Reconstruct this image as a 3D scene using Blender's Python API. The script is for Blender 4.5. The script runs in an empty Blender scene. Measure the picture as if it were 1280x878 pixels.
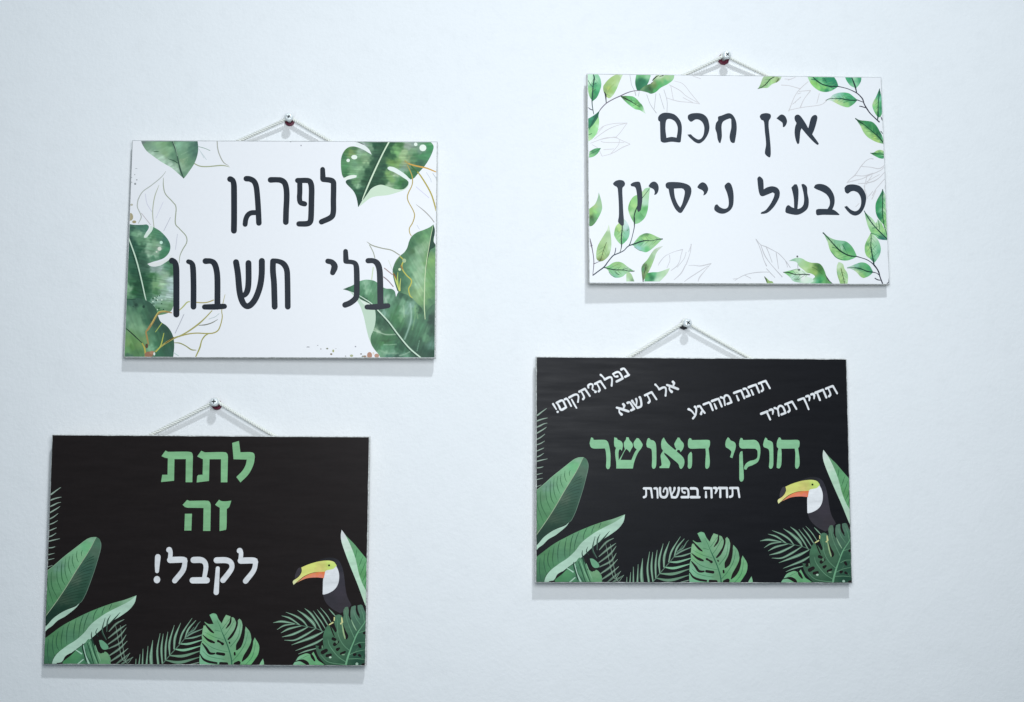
import bpy, math, random
import numpy as np
from mathutils import Vector, Matrix, Euler
from mathutils.geometry import delaunay_2d_cdt
random.seed(7)
SC = bpy.context.scene
COL = SC.collection
R = math.radians

# ------------------------------------------------------------------ camera
cam_d = bpy.data.cameras.new('camera')
cam_d.sensor_width = 36.0
cam_d.lens = 36.0 * 1400 / 1280
cam_d.clip_start = 0.01
cam_d.clip_end = 50
camera = bpy.data.objects.new('camera', cam_d)
COL.objects.link(camera)
camera.matrix_world = (Matrix.Translation((0, 0, 1.07467)) @ Matrix.Rotation(-0.02108, 4, 'Y')
                       @ Matrix.Rotation(0.10071, 4, 'X') @ Matrix.Rotation(0.00019, 4, 'Z'))
SC.camera = camera

# ------------------------------------------------------------------ light (indoor room)
world = bpy.data.worlds.new('World')
SC.world = world
world.use_nodes = True
bg = world.node_tree.nodes['Background']
bg.inputs['Color'].default_value = (0.62, 0.85, 1.0, 1)     # the room's soft bounce light
bg.inputs['Strength'].default_value = 0.17

def area(name, loc, target, size, power, color):
    d = bpy.data.lights.new(name, 'AREA')
    d.shape = 'DISK'
    d.size = size
    d.energy = power
    d.color = color
    o = bpy.data.objects.new(name, d)
    COL.objects.link(o)
    o.location = loc
    o.rotation_euler = (Vector(target) - Vector(loc)).to_track_quat('-Z', 'Y').to_euler()
    return o
# ceiling lamp above and a little to the right of the signs
area('ceiling_light', (0.36, 1.85, 1.42), (0.0, 0.0, 0.0), 0.15, 25.5, (0.90, 0.97, 1.04))
# soft fill light, added between camera and wall to brighten the middle
area('fill_light', (0.06, 0.20, 0.95), (0.05, 0.07, 0.0), 0.50, 6.3, (0.935, 0.975, 1.02))

SC.view_settings.view_transform = 'Standard'
SC.view_settings.look = 'None'
SC.view_settings.exposure = 0.03
SC.view_settings.gamma = 1.0

# ------------------------------------------------------------------ helpers
def lin(c):
    c = np.asarray(c, dtype=float) / 255.0
    return np.where(c <= 0.04045, c / 12.92, ((c + 0.055) / 1.055) ** 2.4)
REF = lin((226, 236, 244))
def alb(c):
    """printed colour (as a swatch seen next to white paper) -> reflectance"""
    return np.clip(lin(c) / REF * 0.80, 0.0, 0.85)

def node_mat(name, rough=0.5, spec=0.5):
    m = bpy.data.materials.new(name)
    m.use_nodes = True
    nt = m.node_tree
    b = nt.nodes['Principled BSDF']
    b.inputs['Roughness'].default_value = rough
    b.inputs['Specular IOR Level'].default_value = spec
    return m, nt, b

def noise(nt, scale, detail=4, rough=0.55, stretch=(1, 1, 1), vec='Object'):
    tc = nt.nodes.new('ShaderNodeTexCoord')
    mp = nt.nodes.new('ShaderNodeMapping')
    mp.inputs['Scale'].default_value = stretch
    nt.links.new(tc.outputs[vec], mp.inputs['Vector'])
    n = nt.nodes.new('ShaderNodeTexNoise')
    n.inputs['Scale'].default_value = scale
    n.inputs['Detail'].default_value = detail
    n.inputs['Roughness'].default_value = rough
    nt.links.new(mp.outputs['Vector'], n.inputs['Vector'])
    return n

def ramp(nt, src, stops):
    r = nt.nodes.new('ShaderNodeValToRGB')
    while len(r.color_ramp.elements) < len(stops):
        r.color_ramp.elements.new(0.5)
    for e, (p, c) in zip(r.color_ramp.elements, stops):
        e.position = p
        e.color = (*c, 1) if len(c) == 3 else c
    nt.links.new(src, r.inputs['Fac'])
    return r

def mulmix(nt, a, b, fac=1.0):
    m = nt.nodes.new('ShaderNodeMix')
    m.data_type = 'RGBA'
    m.blend_type = 'MULTIPLY'
    m.inputs[0].default_value = fac
    nt.links.new(a, m.inputs[6])
    nt.links.new(b, m.inputs[7])
    return m.outputs[2]

def bump(nt, b, height, strength, dist):
    bp = nt.nodes.new('ShaderNodeBump')
    bp.inputs['Strength'].default_value = strength
    bp.inputs['Distance'].default_value = dist
    nt.links.new(height, bp.inputs['Height'])
    nt.links.new(bp.outputs['Normal'], b.inputs['Normal'])
    return bp

def g(v):
    return (v, v, v)

# painted plaster wall: emulsion paint with roller texture, faint marks
def wall_material():
    m, nt, b = node_mat('wall_paint', 0.62, 0.3)
    big = noise(nt, 3.0, 3)
    r1 = ramp(nt, big.outputs['Fac'], [(0.3, (0.785, 0.80, 0.805)), (0.7, (0.81, 0.82, 0.825))])
    spk = noise(nt, 60, 5, 0.7)
    r2 = ramp(nt, spk.outputs['Fac'], [(0.25, g(0.965)), (0.5, g(1.0)), (0.8, g(1.0))])
    nt.links.new(mulmix(nt, r1.outputs['Color'], r2.outputs['Color']), b.inputs['Base Color'])
    h1 = noise(nt, 260, 4, 0.62)
    h2 = noise(nt, 22, 4, 0.5)
    mx = nt.nodes.new('ShaderNodeMath')
    mx.operation = 'MULTIPLY_ADD'
    mx.inputs[1].default_value = 0.42
    nt.links.new(h1.outputs['Fac'], mx.inputs[0])
    nt.links.new(h2.outputs['Fac'], mx.inputs[2])
    bump(nt, b, mx.outputs[0], 0.33, 0.0022)
    return m

def print_material(name, rough, spec, streak, rough_var):
    """laminated print: colour comes from the printed artwork, fine wear from noise"""
    m, nt, b = node_mat(name, rough, spec)
    at = nt.nodes.new('ShaderNodeVertexColor')
    at.layer_name = 'Col'
    n = noise(nt, 260, 5, 0.65)
    r = ramp(nt, n.outputs['Fac'], [(0.3, g(1 - streak)), (0.7, g(1.0))])
    nt.links.new(mulmix(nt, at.outputs['Color'], r.outputs['Color']), b.inputs['Base Color'])
    if streak > 0.05:            # faint rubbed patches and brush-like streaks on the dark laminate
        q = noise(nt, 22, 6, 0.7, (1, 5, 1))
        r3 = ramp(nt, q.outputs['Fac'], [(0.35, g(0.82)), (0.6, g(1.0)), (0.8, g(1.12))])
        nt.links.new(mulmix(nt, b.inputs['Base Color'].links[0].from_socket, r3.outputs['Color']), b.inputs['Base Color'])
    s = noise(nt, 14, 5, 0.6, (1, 9, 1))
    rr = nt.nodes.new('ShaderNodeMapRange')
    rr.inputs['From Min'].default_value = 0.3
    rr.inputs['From Max'].default_value = 0.7
    rr.inputs['To Min'].default_value = rough - rough_var
    rr.inputs['To Max'].default_value = rough + rough_var
    nt.links.new(s.outputs['Fac'], rr.inputs['Value'])
    nt.links.new(rr.outputs['Result'], b.inputs['Roughness'])
    return m

def edge_material():
    m, nt, b = node_mat('board_core', 0.8, 0.2)
    n = noise(nt, 700, 4, 0.75)
    r = ramp(nt, n.outputs['Fac'], [(0.3, (0.40, 0.37, 0.33)), (0.5, (0.62, 0.60, 0.55)), (0.72, (0.78, 0.77, 0.73))])
    nt.links.new(r.outputs['Color'], b.inputs['Base Color'])
    bump(nt, b, n.outputs['Fac'], 0.5, 0.0004)
    return m

def rim_material():
    m, nt, b = node_mat('laminate_rim', 0.5, 0.4)
    n = noise(nt, 420, 4, 0.75)
    r = ramp(nt, n.outputs['Fac'], [(0.35, (0.36, 0.36, 0.34)), (0.55, (0.62, 0.63, 0.61)), (0.7, (0.80, 0.81, 0.79))])
    nt.links.new(r.outputs['Color'], b.inputs['Base Color'])
    return m

def plain(name, col, rough, metal=0.0, spec=0.5, nscale=300, var=0.15):
    m, nt, b = node_mat(name, rough, spec)
    b.inputs['Metallic'].default_value = metal
    n = noise(nt, nscale, 3)
    lo = tuple(c * (1 - var) for c in col)
    r = ramp(nt, n.outputs['Fac'], [(0.3, lo), (0.7, col)])
    nt.links.new(r.outputs['Color'], b.inputs['Base Color'])
    return m

M_WALL = wall_material()
M_WHITE = print_material('white_print', 0.45, 0.22, 0.02, 0.05)
M_BLACK = print_material('black_print', 0.40, 0.10, 0.10, 0.08)
M_CORE = edge_material()
M_RIM = rim_material()
M_TOP_EDGE = plain('grey_top_edge', (0.36, 0.38, 0.39), 0.7, 0, 0.2, 120, 0.3)  # darker grey along the top edge of the white boards
M_CORD = plain('cord_cotton', (0.84, 0.85, 0.80), 0.85, 0, 0.1, 1500, 0.12)
M_ZINC = plain('zinc_plated_steel', (0.86, 0.90, 0.90), 0.42, 0.35)
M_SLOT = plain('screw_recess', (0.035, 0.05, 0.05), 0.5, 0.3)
M_PLUG = plain('maroon_plastic', (0.13, 0.010, 0.035), 0.42)
M_PLUGD = plain('dark_plastic', (0.012, 0.013, 0.018), 0.42)

def link(name, verts, faces, mat, parent=None, smooth=False, mats=None, midx=None):
    me = bpy.data.meshes.new(name)
    me.from_pydata([tuple(v) for v in verts], [], faces)
    for mm in (mats or [mat]):
        me.materials.append(mm)
    if midx:
        me.polygons.foreach_set('material_index', midx)
    if smooth:
        me.polygons.foreach_set('use_smooth', [True] * len(me.polygons))
    me.update()
    o = bpy.data.objects.new(name, me)
    COL.objects.link(o)
    if parent:
        o.parent = parent
    return o

# ------------------------------------------------------------------ outlines
def parse(txt, o):
    ox, oy, s = o
    P = []
    for t in txt.split():
        c = t.endswith('!')
        v = [float(q) for q in t.rstrip('!').split(',')]
        P.append((ox + v[0] / s, oy + v[1] / s, (v[2] / s if len(v) > 2 else None), c))
    return P

def cr(p0, p1, p2, p3, t):
    return 0.5 * ((2 * p1) + (-p0 + p2) * t + (2 * p0 - 5 * p1 + 4 * p2 - p3) * t * t + (-p0 + 3 * p1 - 3 * p2 + p3) * t ** 3)

def smooth_run(A, closed, step=1.3):
    """A: (n,k) array; Catmull-Rom through the points"""
    n = len(A)
    out = []
    segs = n if closed else n - 1
    for i in range(segs):
        p1, p2 = A[i], A[(i + 1) % n]
        p0 = A[(i - 1) % n] if (closed or i > 0) else 2 * p1 - p2
        p3 = A[(i + 2) % n] if (closed or i + 2 < n) else 2 * p2 - p1
        L = np.hypot(*(p2 - p1)[:2])
        k = max(1, min(12, int(L / step)))
        for j in range(k):
            out.append(cr(p0, p1, p2, p3, j / k))
    if not closed:
        out.append(A[-1])
    return out

def outline(txt, o, step=1.3):
    P = parse(txt, o)
    A = np.array([(p[0], p[1]) for p in P])
    C = [i for i, p in enumerate(P) if p[3]]
    if not C:
        return np.array(smooth_run(A, True, step))
    out = []
    n = len(P)
    for a, b in zip(C, C[1:] + [C[0] + n]):
        run = np.array([A[i % n] for i in range(a, b + 1)])
        out += smooth_run(run, False, step)[:-1]
    return np.array(out)

def path(txt, o, w, step=1.2):
    P = parse(txt, o)
    ws = [p[2] if p[2] is not None else w / o[2] for p in P]
    A = np.array([(p[0], p[1], q) for p, q in zip(P, ws)])
    return np.array(smooth_run(A, False, step))

def ribbon(A):
    """closed outline + strips of a stroke with round ends -> list of convex polygons"""
    xy, w = A[:, :2], np.maximum(A[:, 2], 0.25) / 2
    keep = [0] + [i for i in range(1, len(xy)) if np.hypot(*(xy[i] - xy[i - 1])) > 0.05]
    xy, w = xy[keep], w[keep]
    if len(xy) < 2:
        xy = np.array([xy[0], xy[0] + (0.1, 0)]); w = np.array([w[0], w[0]])
    T = np.gradient(xy, axis=0)
    T /= np.maximum(np.hypot(T[:, 0], T[:, 1]), 1e-9)[:, None]
    N = np.stack([-T[:, 1], T[:, 0]], 1)
    l, r = xy + N * w[:, None], xy - N * w[:, None]
    polys = [[l[i], r[i], r[i + 1], l[i + 1]] for i in range(len(xy) - 1)]
    for e, sg in ((0, -1), (len(xy) - 1, 1)):
        if w[e] < 0.25:
            continue
        k = 7
        cap = [xy[e] + w[e] * (math.cos(a) * N[e] + sg * math.sin(a) * T[e]) for a in np.linspace(0, math.pi, k)]
        polys.append(cap)
    return polys

def clip(poly, hw, hh):
    P = [tuple(p) for p in poly]
    for ax, lim, sg in ((0, hw, 1), (0, -hw, -1), (1, hh, 1), (1, -hh, -1)):
        Q = []
        for i in range(len(P)):
            a, b = P[i - 1], P[i]
            ia, ib = sg * a[ax] <= sg * lim, sg * b[ax] <= sg * lim
            if ia != ib:
                t = (lim - a[ax]) / (b[ax] - a[ax])
                Q.append((a[0] + t * (b[0] - a[0]), a[1] + t * (b[1] - a[1])))
            if ib:
                Q.append(b)
        P = Q
        if len(P) < 3:
            return []
    out = []
    for p in P:
        if not out or abs(p[0] - out[-1][0]) + abs(p[1] - out[-1][1]) > 2e-6:
            out.append(p)
    if len(out) > 2 and abs(out[0][0] - out[-1][0]) + abs(out[0][1] - out[-1][1]) < 2e-6:
        out.pop()
    return out if len(out) > 2 else []

_rs = np.random.RandomState(3)
_G = _rs.rand(64, 64)
def vnoise(x, y):
    xi, yi = np.floor(x).astype(int), np.floor(y).astype(int)
    fx, fy = x - xi, y - yi
    fx, fy = fx * fx * (3 - 2 * fx), fy * fy * (3 - 2 * fy)
    q = lambda a, b: _G[a % 64, b % 64]
    return (q(xi, yi) * (1 - fx) + q(xi + 1, yi) * fx) * (1 - fy) + (q(xi, yi + 1) * (1 - fx) + q(xi + 1, yi + 1) * fx) * fy

def homog(src, dst):
    A = []
    for (x, y), (u, v) in zip(src, dst):
        A.append([x, y, 1, 0, 0, 0, -u * x, -u * y, -u])
        A.append([0, 0, 0, x, y, 1, -v * x, -v * y, -v])
    return np.linalg.svd(np.array(A))[2][-1].reshape(3, 3)

STEP = 5e-6          # thickness of one layer of ink

class Sheet:
    """printed artwork of one board: drawn in the units of its drawing sheet, laid on the board in metres"""
    def __init__(s, parent, mat, corners, w, h):
        s.parent, s.mat, s.hw, s.hh = parent, mat, w / 2, h / 2
        s.H = homog(corners, [(-w / 2, h / 2), (w / 2, h / 2), (w / 2, -h / 2), (-w / 2, -h / 2)])
        s.Hi = np.linalg.inv(s.H)
        s.levels = []
        s.org = (0, 0, 1)
        s.n = 0
        s.gain, s.sat = 1.0, 1.0
        s.autovein, s.last = False, None
    def alb(s, c):
        c = np.asarray(c, float)
        a = lin(c) / REF * 0.80
        gm = a.mean(-1, keepdims=True)
        a2 = (gm + (a - gm) * s.sat) * s.gain
        k = np.clip((c.max(-1, keepdims=True) - 50) / 40, 0, 1)
        k = k * (1 - np.clip((c.min(-1, keepdims=True) - 170) / 35, 0, 1) * (s.gain < 1))      # paper-white areas stay white
        return np.clip(a * (1 - k) + a2 * k, 0.0, 0.86)
    def m(s, P):
        P = np.asarray(P, float)
        q = np.c_[P, np.ones(len(P))] @ s.H.T
        return q[:, :2] / q[:, 2:]
    def inv(s, P):
        P = np.asarray(P, float)
        q = np.c_[P, np.ones(len(P))] @ s.Hi.T
        return q[:, :2] / q[:, 2:]
    def o(s, x, y, k=10.0):
        s.org = (x, y, k)
    def begin(s, name):
        s.name, s.V, s.F, s.C, s.dirty = name, [], [], [], True
    def level(s, bb):
        l = 1
        for (a, b, c, d, k) in s.levels:
            if a < bb[2] and c > bb[0] and b < bb[3] and d > bb[1] and k >= l:
                l = k + 1
        s.levels.append((*bb, l))
        return l * STEP
    def put(s, polys, cols):
        """polys: convex polygons in board metres; cols: colour per polygon vertex"""
        polys2 = [(p, c) for p, c in zip(polys, cols) if len(p) > 2]
        if not polys2:
            return
        allp = np.concatenate([np.array(p) for p, _ in polys2])
        z = s.level((allp[:, 0].min(), allp[:, 1].min(), allp[:, 0].max(), allp[:, 1].max()))
        for p, c in polys2:
            n0 = len(s.V)
            a = sum(p[i - 1][0] * p[i][1] - p[i][0] * p[i - 1][1] for i in range(len(p)))
            if abs(a) < 1e-12:
                continue
            s.V += [(q[0], q[1], z) for q in p]
            s.C += [c] * len(p)
            f = list(range(n0, n0 + len(p)))
            s.F.append(f if a > 0 else f[::-1])
    def line(s, txt, w, col):
        A = path(txt, s.org, w)
        if s.autovein and s.name == 'leaf' and s.last is not None and w >= 7 and len(A) > 8:
            ol, s.last = s.last, None
            s.veins(A, ol)
        cps = []
        for pl in ribbon(A):
            cps.append(clip(s.m(pl), s.hw, s.hh))
        cps = [c for c in cps if len(c) > 2]
        if not cps:
            return
        vs, fs = [], []
        for c in cps:
            if sum(c[i - 1][0] * c[i][1] - c[i][0] * c[i - 1][1] for i in range(len(c))) < 0:
                c = c[::-1]
            fs.append(list(range(len(vs), len(vs) + len(c))))
            vs += [Vector(q) * 1000 for q in c]
        r = delaunay_2d_cdt(vs, [], fs, 0, 1e-4)
        A2 = np.array([tuple(v) for v in r[0]]) / 1000
        cen = np.array([A2[list(f)].mean(0) for f in r[2]])
        ok = np.zeros(len(cen), bool)
        for c in cps:                       # keep what lies inside any piece of the stroke
            q = np.array(c)
            lo, hi = q.min(0), q.max(0)
            idx = np.nonzero(~ok & (cen[:, 0] > lo[0]) & (cen[:, 0] < hi[0]) & (cen[:, 1] > lo[1]) & (cen[:, 1] < hi[1]))[0]
            if not len(idx):
                continue
            cc, odd = cen[idx], np.zeros(len(idx), bool)
            for i in range(len(q)):
                (x1, y1), (x2, y2) = q[i - 1], q[i]
                if y1 != y2:
                    odd ^= ((y1 > cc[:, 1]) != (y2 > cc[:, 1])) & (cc[:, 0] < (x2 - x1) * (cc[:, 1] - y1) / (y2 - y1) + x1)
            ok[idx[odd]] = True
        keep = [f for f, k in zip(r[2], ok) if k]
        s.sheetmesh(A2, keep, s.alb(col))
    def veins(s, A, ol):
        """fine side veins drawn from the midrib towards the leaf edge"""
        def inside(p):
            c = False
            for i in range(len(ol)):
                (x1, y1), (x2, y2) = ol[i - 1], ol[i]
                if (y1 > p[1]) != (y2 > p[1]) and p[0] < (x2 - x1) * (p[1] - y1) / (y2 - y1) + x1:
                    c = not c
            return c
        xy = A[:, :2]
        cen = ol.mean(0)
        if np.hypot(*(xy[-1] - cen)) < np.hypot(*(xy[0] - cen)):
            xy = xy[::-1]
        n = max(5, int(len(xy) / 4))
        org, s.org = s.org, (0, 0, 1)
        for k in range(1, n):
            i = int(len(xy) * k / n)
            if i >= len(xy) - 1:
                break
            t = xy[i + 1] - xy[i - 1] if i else xy[1] - xy[0]
            t = t / max(np.hypot(*t), 1e-6)
            for sg in (-1, 1):
                a = sg * R(random.uniform(36, 52))
                d = np.array([t[0] * math.cos(a) - t[1] * math.sin(a), t[0] * math.sin(a) + t[1] * math.cos(a)])
                p, L = xy[i].copy(), 0
                while L < 14 and inside(p + d * 1.3):
                    p = p + d * .5
                    L += .5
                L *= random.uniform(.55, .95)
                if L < 1.2:
                    continue
                q, e = xy[i] + d * L * .5 + t * L * .05, xy[i] + d * L * .96 + t * L * .12
                g_ = random.uniform(.8, 1.15)
                s.line(f'{xy[i][0]:.2f},{xy[i][1]:.2f},.5 {q[0]:.2f},{q[1]:.2f},.42 {e[0]:.2f},{e[1]:.2f},.25', 1, tuple(v * g_ for v in (96, 164, 104)))
        s.org = org
    def sheetmesh(s, A2, ff, col):
        if not ff:
            return
        z = s.level((A2[:, 0].min(), A2[:, 1].min(), A2[:, 0].max(), A2[:, 1].max()))
        n0 = len(s.V)
        s.V += [(q[0], q[1], z) for q in A2]
        s.C += [col] * len(A2)
        for f in ff:
            a = sum(A2[f[i - 1]][0] * A2[f[i]][1] - A2[f[i]][0] * A2[f[i - 1]][1] for i in range(len(f)))
            s.F.append([n0 + i for i in (f if a > 0 else f[::-1])])
    def lines(s, txts, w, col):
        for t in txts.split(';'):
            if t.strip():
                s.line(t, w, col)
    def dot(s, x, y, rx, ry, col):
        ox, oy, k = s.org
        P = [(ox + (x + rx * math.cos(a)) / k, oy + (y + ry * math.sin(a)) / k) for a in np.linspace(0, 2 * math.pi, 15)[:-1]]
        s.put([clip(s.m(P), s.hw, s.hh)], [s.alb(col)])
    def poly(s, txt, col, holes=(), soft=(), spacing=None, warp=2.0, streak=None, var=0.0):
        """col: one colour, or [(x,y,(r,g,b)),...] blended like watercolour"""
        loops = [outline(txt, s.org)] + [outline(h, s.org) for h in holes]
        painted = isinstance(col, list)
        s.last = loops[0] if painted else None
        L = []
        for i, lp in enumerate(loops):
            q = clip(s.m(lp), s.hw, s.hh)
            if q:
                L.append(q)
        if not L:
            return
        verts, faces0 = [], []
        for q in L:
            k0 = len(verts)
            verts += [Vector(p) * 1000 for p in q]
            faces0.append(list(range(k0, len(verts))))
        edges = [(f[i - 1], f[i]) for f in faces0 for i in range(len(f))]
        nb = len(verts)
        if painted:
            a = np.array([tuple(v) for v in verts])
            sp = spacing or 0.75
            gx, gy = np.meshgrid(np.arange(a[:, 0].min() + sp / 2, a[:, 0].max(), sp), np.arange(a[:, 1].min() + sp / 2, a[:, 1].max(), sp))
            gp = np.c_[gx.ravel(), gy.ravel()] + _rs.uniform(-.12, .12, (gx.size, 2)) * sp
            verts += [Vector(p) for p in gp]
        r = delaunay_2d_cdt(verts, edges, [], 1, 1e-4)
        vv, ff = r[0], r[2]
        A = np.array([tuple(v) for v in vv]) / 1000.0
        if len(L) > 1:                       # keep the triangles between outline and holes
            cen = np.array([A[list(f)].mean(0) for f in ff])
            odd = np.zeros(len(ff), bool)
            for q in L:
                q = np.array(q)
                for i in range(len(q)):
                    (x1, y1), (x2, y2) = q[i - 1], q[i]
                    if y1 != y2:
                        odd ^= ((y1 > cen[:, 1]) != (y2 > cen[:, 1])) & (cen[:, 0] < (x2 - x1) * (cen[:, 1] - y1) / (y2 - y1) + x1)
            ff = [f for f, k in zip(ff, odd) if k]
        if painted:
            tp = s.inv(A)
            ox, oy, k = s.org
            cp = np.array([(ox + c[0] / k, oy + c[1] / k) for c in col])
            cc = np.array([c[2] for c in col], float)
            wx = tp + warp * np.c_[vnoise(tp[:, 0] * .35, tp[:, 1] * .35) - .5, vnoise(tp[:, 1] * .35 + 9, tp[:, 0] * .35 + 5) - .5] * 2
            d2 = ((wx[:, None] - cp[None]) ** 2).sum(2) + 3.0
            w = d2 ** -1.55
            colr = (w @ cc) / w.sum(1)[:, None]
            if streak:
                ang, amp, fr = streak
                ca, sa = math.cos(R(ang)), math.sin(R(ang))
                u, v = tp[:, 0] * ca + tp[:, 1] * sa, -tp[:, 0] * sa + tp[:, 1] * ca
                nz = vnoise(u * fr * .12, v * fr) + .5 * vnoise(u * fr * .3 + 31, v * fr * 2.1) - .75
                colr = colr * (1 + amp * nz[:, None])
            for (txt2, sw, sc, op) in soft:
                ln = path(txt2, s.org, sw, 0.8)
                dd = np.sqrt(((tp[:, None] - ln[None, :, :2]) ** 2).sum(2)) / np.maximum(ln[None, :, 2] / 2, .2)
                a_ = (op * np.exp(-dd.min(1) ** 2))[:, None]
                colr = colr * (1 - a_) + np.array(sc, float) * a_
            colr = np.clip(colr, 8, 250)
            cols = s.alb(colr)
        else:
            cols = None
        bb = (A[:, 0].min(), A[:, 1].min(), A[:, 0].max(), A[:, 1].max())
        z = s.level(bb)
        n0 = len(s.V)
        s.V += [(p[0], p[1], z) for p in A]
        s.C += list(cols) if painted else [s.alb(col)] * len(A)
        for f in ff:
            a = sum(A[f[i - 1]][0] * A[f[i]][1] - A[f[i]][0] * A[f[i - 1]][1] for i in range(len(f)))
            s.F.append([n0 + i for i in (f if a > 0 else f[::-1])])
    def end(s, label=None):
        if not s.F:
            return None
        o = link(s.name, s.V, s.F, s.mat, s.parent)
        ca = o.data.color_attributes.new('Col', 'FLOAT_COLOR', 'POINT')
        arr = np.ones((len(s.V), 4), dtype=np.float32)
        arr[:, :3] = np.array(s.C)
        ca.data.foreach_set('color', arr.ravel())
        if label:
            o['label'] = label
        if s.name in ('gold_fleck', 'line_drawing'):     # scattered specks and hairlines too fine to pick apart
            o['kind'] = 'stuff'
        s.n += 1
        return o

# ------------------------------------------------------------------ the wall
def make_wall():
    X, Y, T = 2.6, 1.9, 0.12
    v = [(-X, -Y, -T), (X, -Y, -T), (X, Y, -T), (-X, Y, -T), (-X, -Y, 0), (X, -Y, 0), (X, Y, 0), (-X, Y, 0)]
    f = [(0, 3, 2, 1), (4, 5, 6, 7), (0, 1, 5, 4), (1, 2, 6, 5), (2, 3, 7, 6), (3, 0, 4, 7)]
    o = link('wall', v, f, M_WALL)
    o['kind'] = 'structure'
make_wall()

# ------------------------------------------------------------------ boards
THICK = 0.0056
def rough_rect(w, h, z, amp, seed, inset=0.0):
    """rectangle outline with slightly worn, irregular edge"""
    rs = np.random.RandomState(seed)
    a, b = w / 2 - inset, h / 2 - inset
    P = []
    n = 46
    for (x0, y0), (x1, y1) in (((-a, b), (-a, -b)), ((-a, -b), (a, -b)), ((a, -b), (a, b)), ((a, b), (-a, b))):
        for i in range(n):
            t = i / n
            jx, jy = rs.uniform(-amp, 0, 2) * (rs.rand() < 0.45)
            x, y = x0 + (x1 - x0) * t, y0 + (y1 - y0) * t
            nx, ny = (-1, 0) if x0 == x1 == -a else (1, 0) if x0 == x1 else (0, -1) if y0 == y1 == -b else (0, 1)
            P.append((x + nx * jx, y + ny * jx, z))
    return P

def sign(name, label, cat, loc, t, rx, ry, w, h, mat, base, corners, seed, group):
    root = bpy.data.objects.new(name, None)
    root.empty_display_size = 0.05
    COL.objects.link(root)
    k = (1.07467 - loc[2]) / (1.07467 - .012)
    w, h = w * k, h * k
    root.location = (loc[0] * k, loc[1] * k, loc[2])
    root.rotation_euler = (rx, -ry, t)
    root['label'] = label
    root['category'] = cat
    root['group'] = group
    # core board: back, bevelled sides, thin light laminate rim around the front
    rings = [rough_rect(w, h, -THICK, 0.0, seed, 0.0003), rough_rect(w, h, -THICK + 0.0003, 0.0001, seed),
             rough_rect(w, h, -0.0016, 0.00012, seed + 1), rough_rect(w, h, -0.0009, 0.00012, seed + 2),
             rough_rect(w, h, -0.00002, 0.00005, seed + 3, 0.0007)]
    n = len(rings[0])
    V = [p for r_ in rings for p in r_]
    F, mi = [], []
    for k in range(len(rings) - 1):
        for i in range(n):
            j = (i + 1) % n
            F.append((k * n + i, k * n + j, (k + 1) * n + j, (k + 1) * n + i))
            mi.append((2 if (i >= 3 * n // 4 and mat is M_WHITE) else 1) if k >= 2 else 0)
    F.append(tuple(range(n))[::-1]); mi.append(0)
    F.append(tuple(range((len(rings) - 1) * n, len(rings) * n))); mi.append(1)
    link('board', V, F, None, root, mats=[M_CORE, M_RIM, M_TOP_EDGE], midx=mi)
    # printed face sheet, edge slightly worn
    P = rough_rect(w, h, 0.0, 0.0003, seed + 9, 0.0007 if mat is M_WHITE else 0.0008)
    fs = link('print_sheet', P, [tuple(range(len(P)))], mat, root)
    ca = fs.data.color_attributes.new('Col', 'FLOAT_COLOR', 'POINT')
    c = alb(base)
    ca.data.foreach_set('color', np.array([(*c, 1)] * len(P), dtype=np.float32).ravel())
    sh = Sheet(fs, mat, corners, w, h)
    ins = 0.0009 if mat is M_WHITE else 0.0011
    sh.hw -= ins
    sh.hh -= ins
    sh.ins = ins
    return root, sh

QA = [(166.0, 176.2), (546.8, 176.0), (544.3, 448.5), (153.5, 447.2)]
QB = [(733.0, 91), (1101, 97.5), (1113, 356), (737, 354.5)]
QC = [(63.2, 542.3), (460.5, 546.3), (459.3, 835), (55, 829.8)]
QD = [(670.3, 445.2), (1058.8, 448.9), (1065.8, 729), (668.6, 730)]
rootA, A = sign('hanging_sign', 'white sign with big watercolour monstera leaves and two lines of rounded black lettering', 'sign',
                (-.1978, .20593, .0115), -.00126, -.00849, .01111, .29532, .21168, M_WHITE, (230, 239, 248), QA, 11, 'white leafy lettered signs')
rootB, B = sign('hanging_sign', 'white sign with small sprigs of light green leaves and brush lettering', 'sign',
                (.24193, .27665, .0115), .00234, -.01077, -.01841, .29234, .20815, M_WHITE, (228, 238, 247), QB, 21, 'white leafy lettered signs')
rootC, C = sign('hanging_sign', 'black toucan sign with two green words over one large white word', 'sign',
                (-.26104, -.07923, .0142), -.00625, .02351, .01165, .298, .21224, M_BLACK, (35, 32, 33), QC, 31, 'black toucan signs')
rootD, D = sign('hanging_sign', 'black toucan sign with slanted small white phrases above a green title', 'sign',
                (.19411, -.00479, .0122), -.00432, .00123, -.00506, .29884, .21265, M_BLACK, (25, 27, 32), QD, 41, 'black toucan signs')
INK = (36, 44, 54)

B.autovein = True
A.gain, B.gain, C.gain, D.gain = 0.78, 0.92, 1.30, 1.14
A.sat, B.sat = 0.92, 0.90
C.sat = D.sat = 0.86

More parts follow.
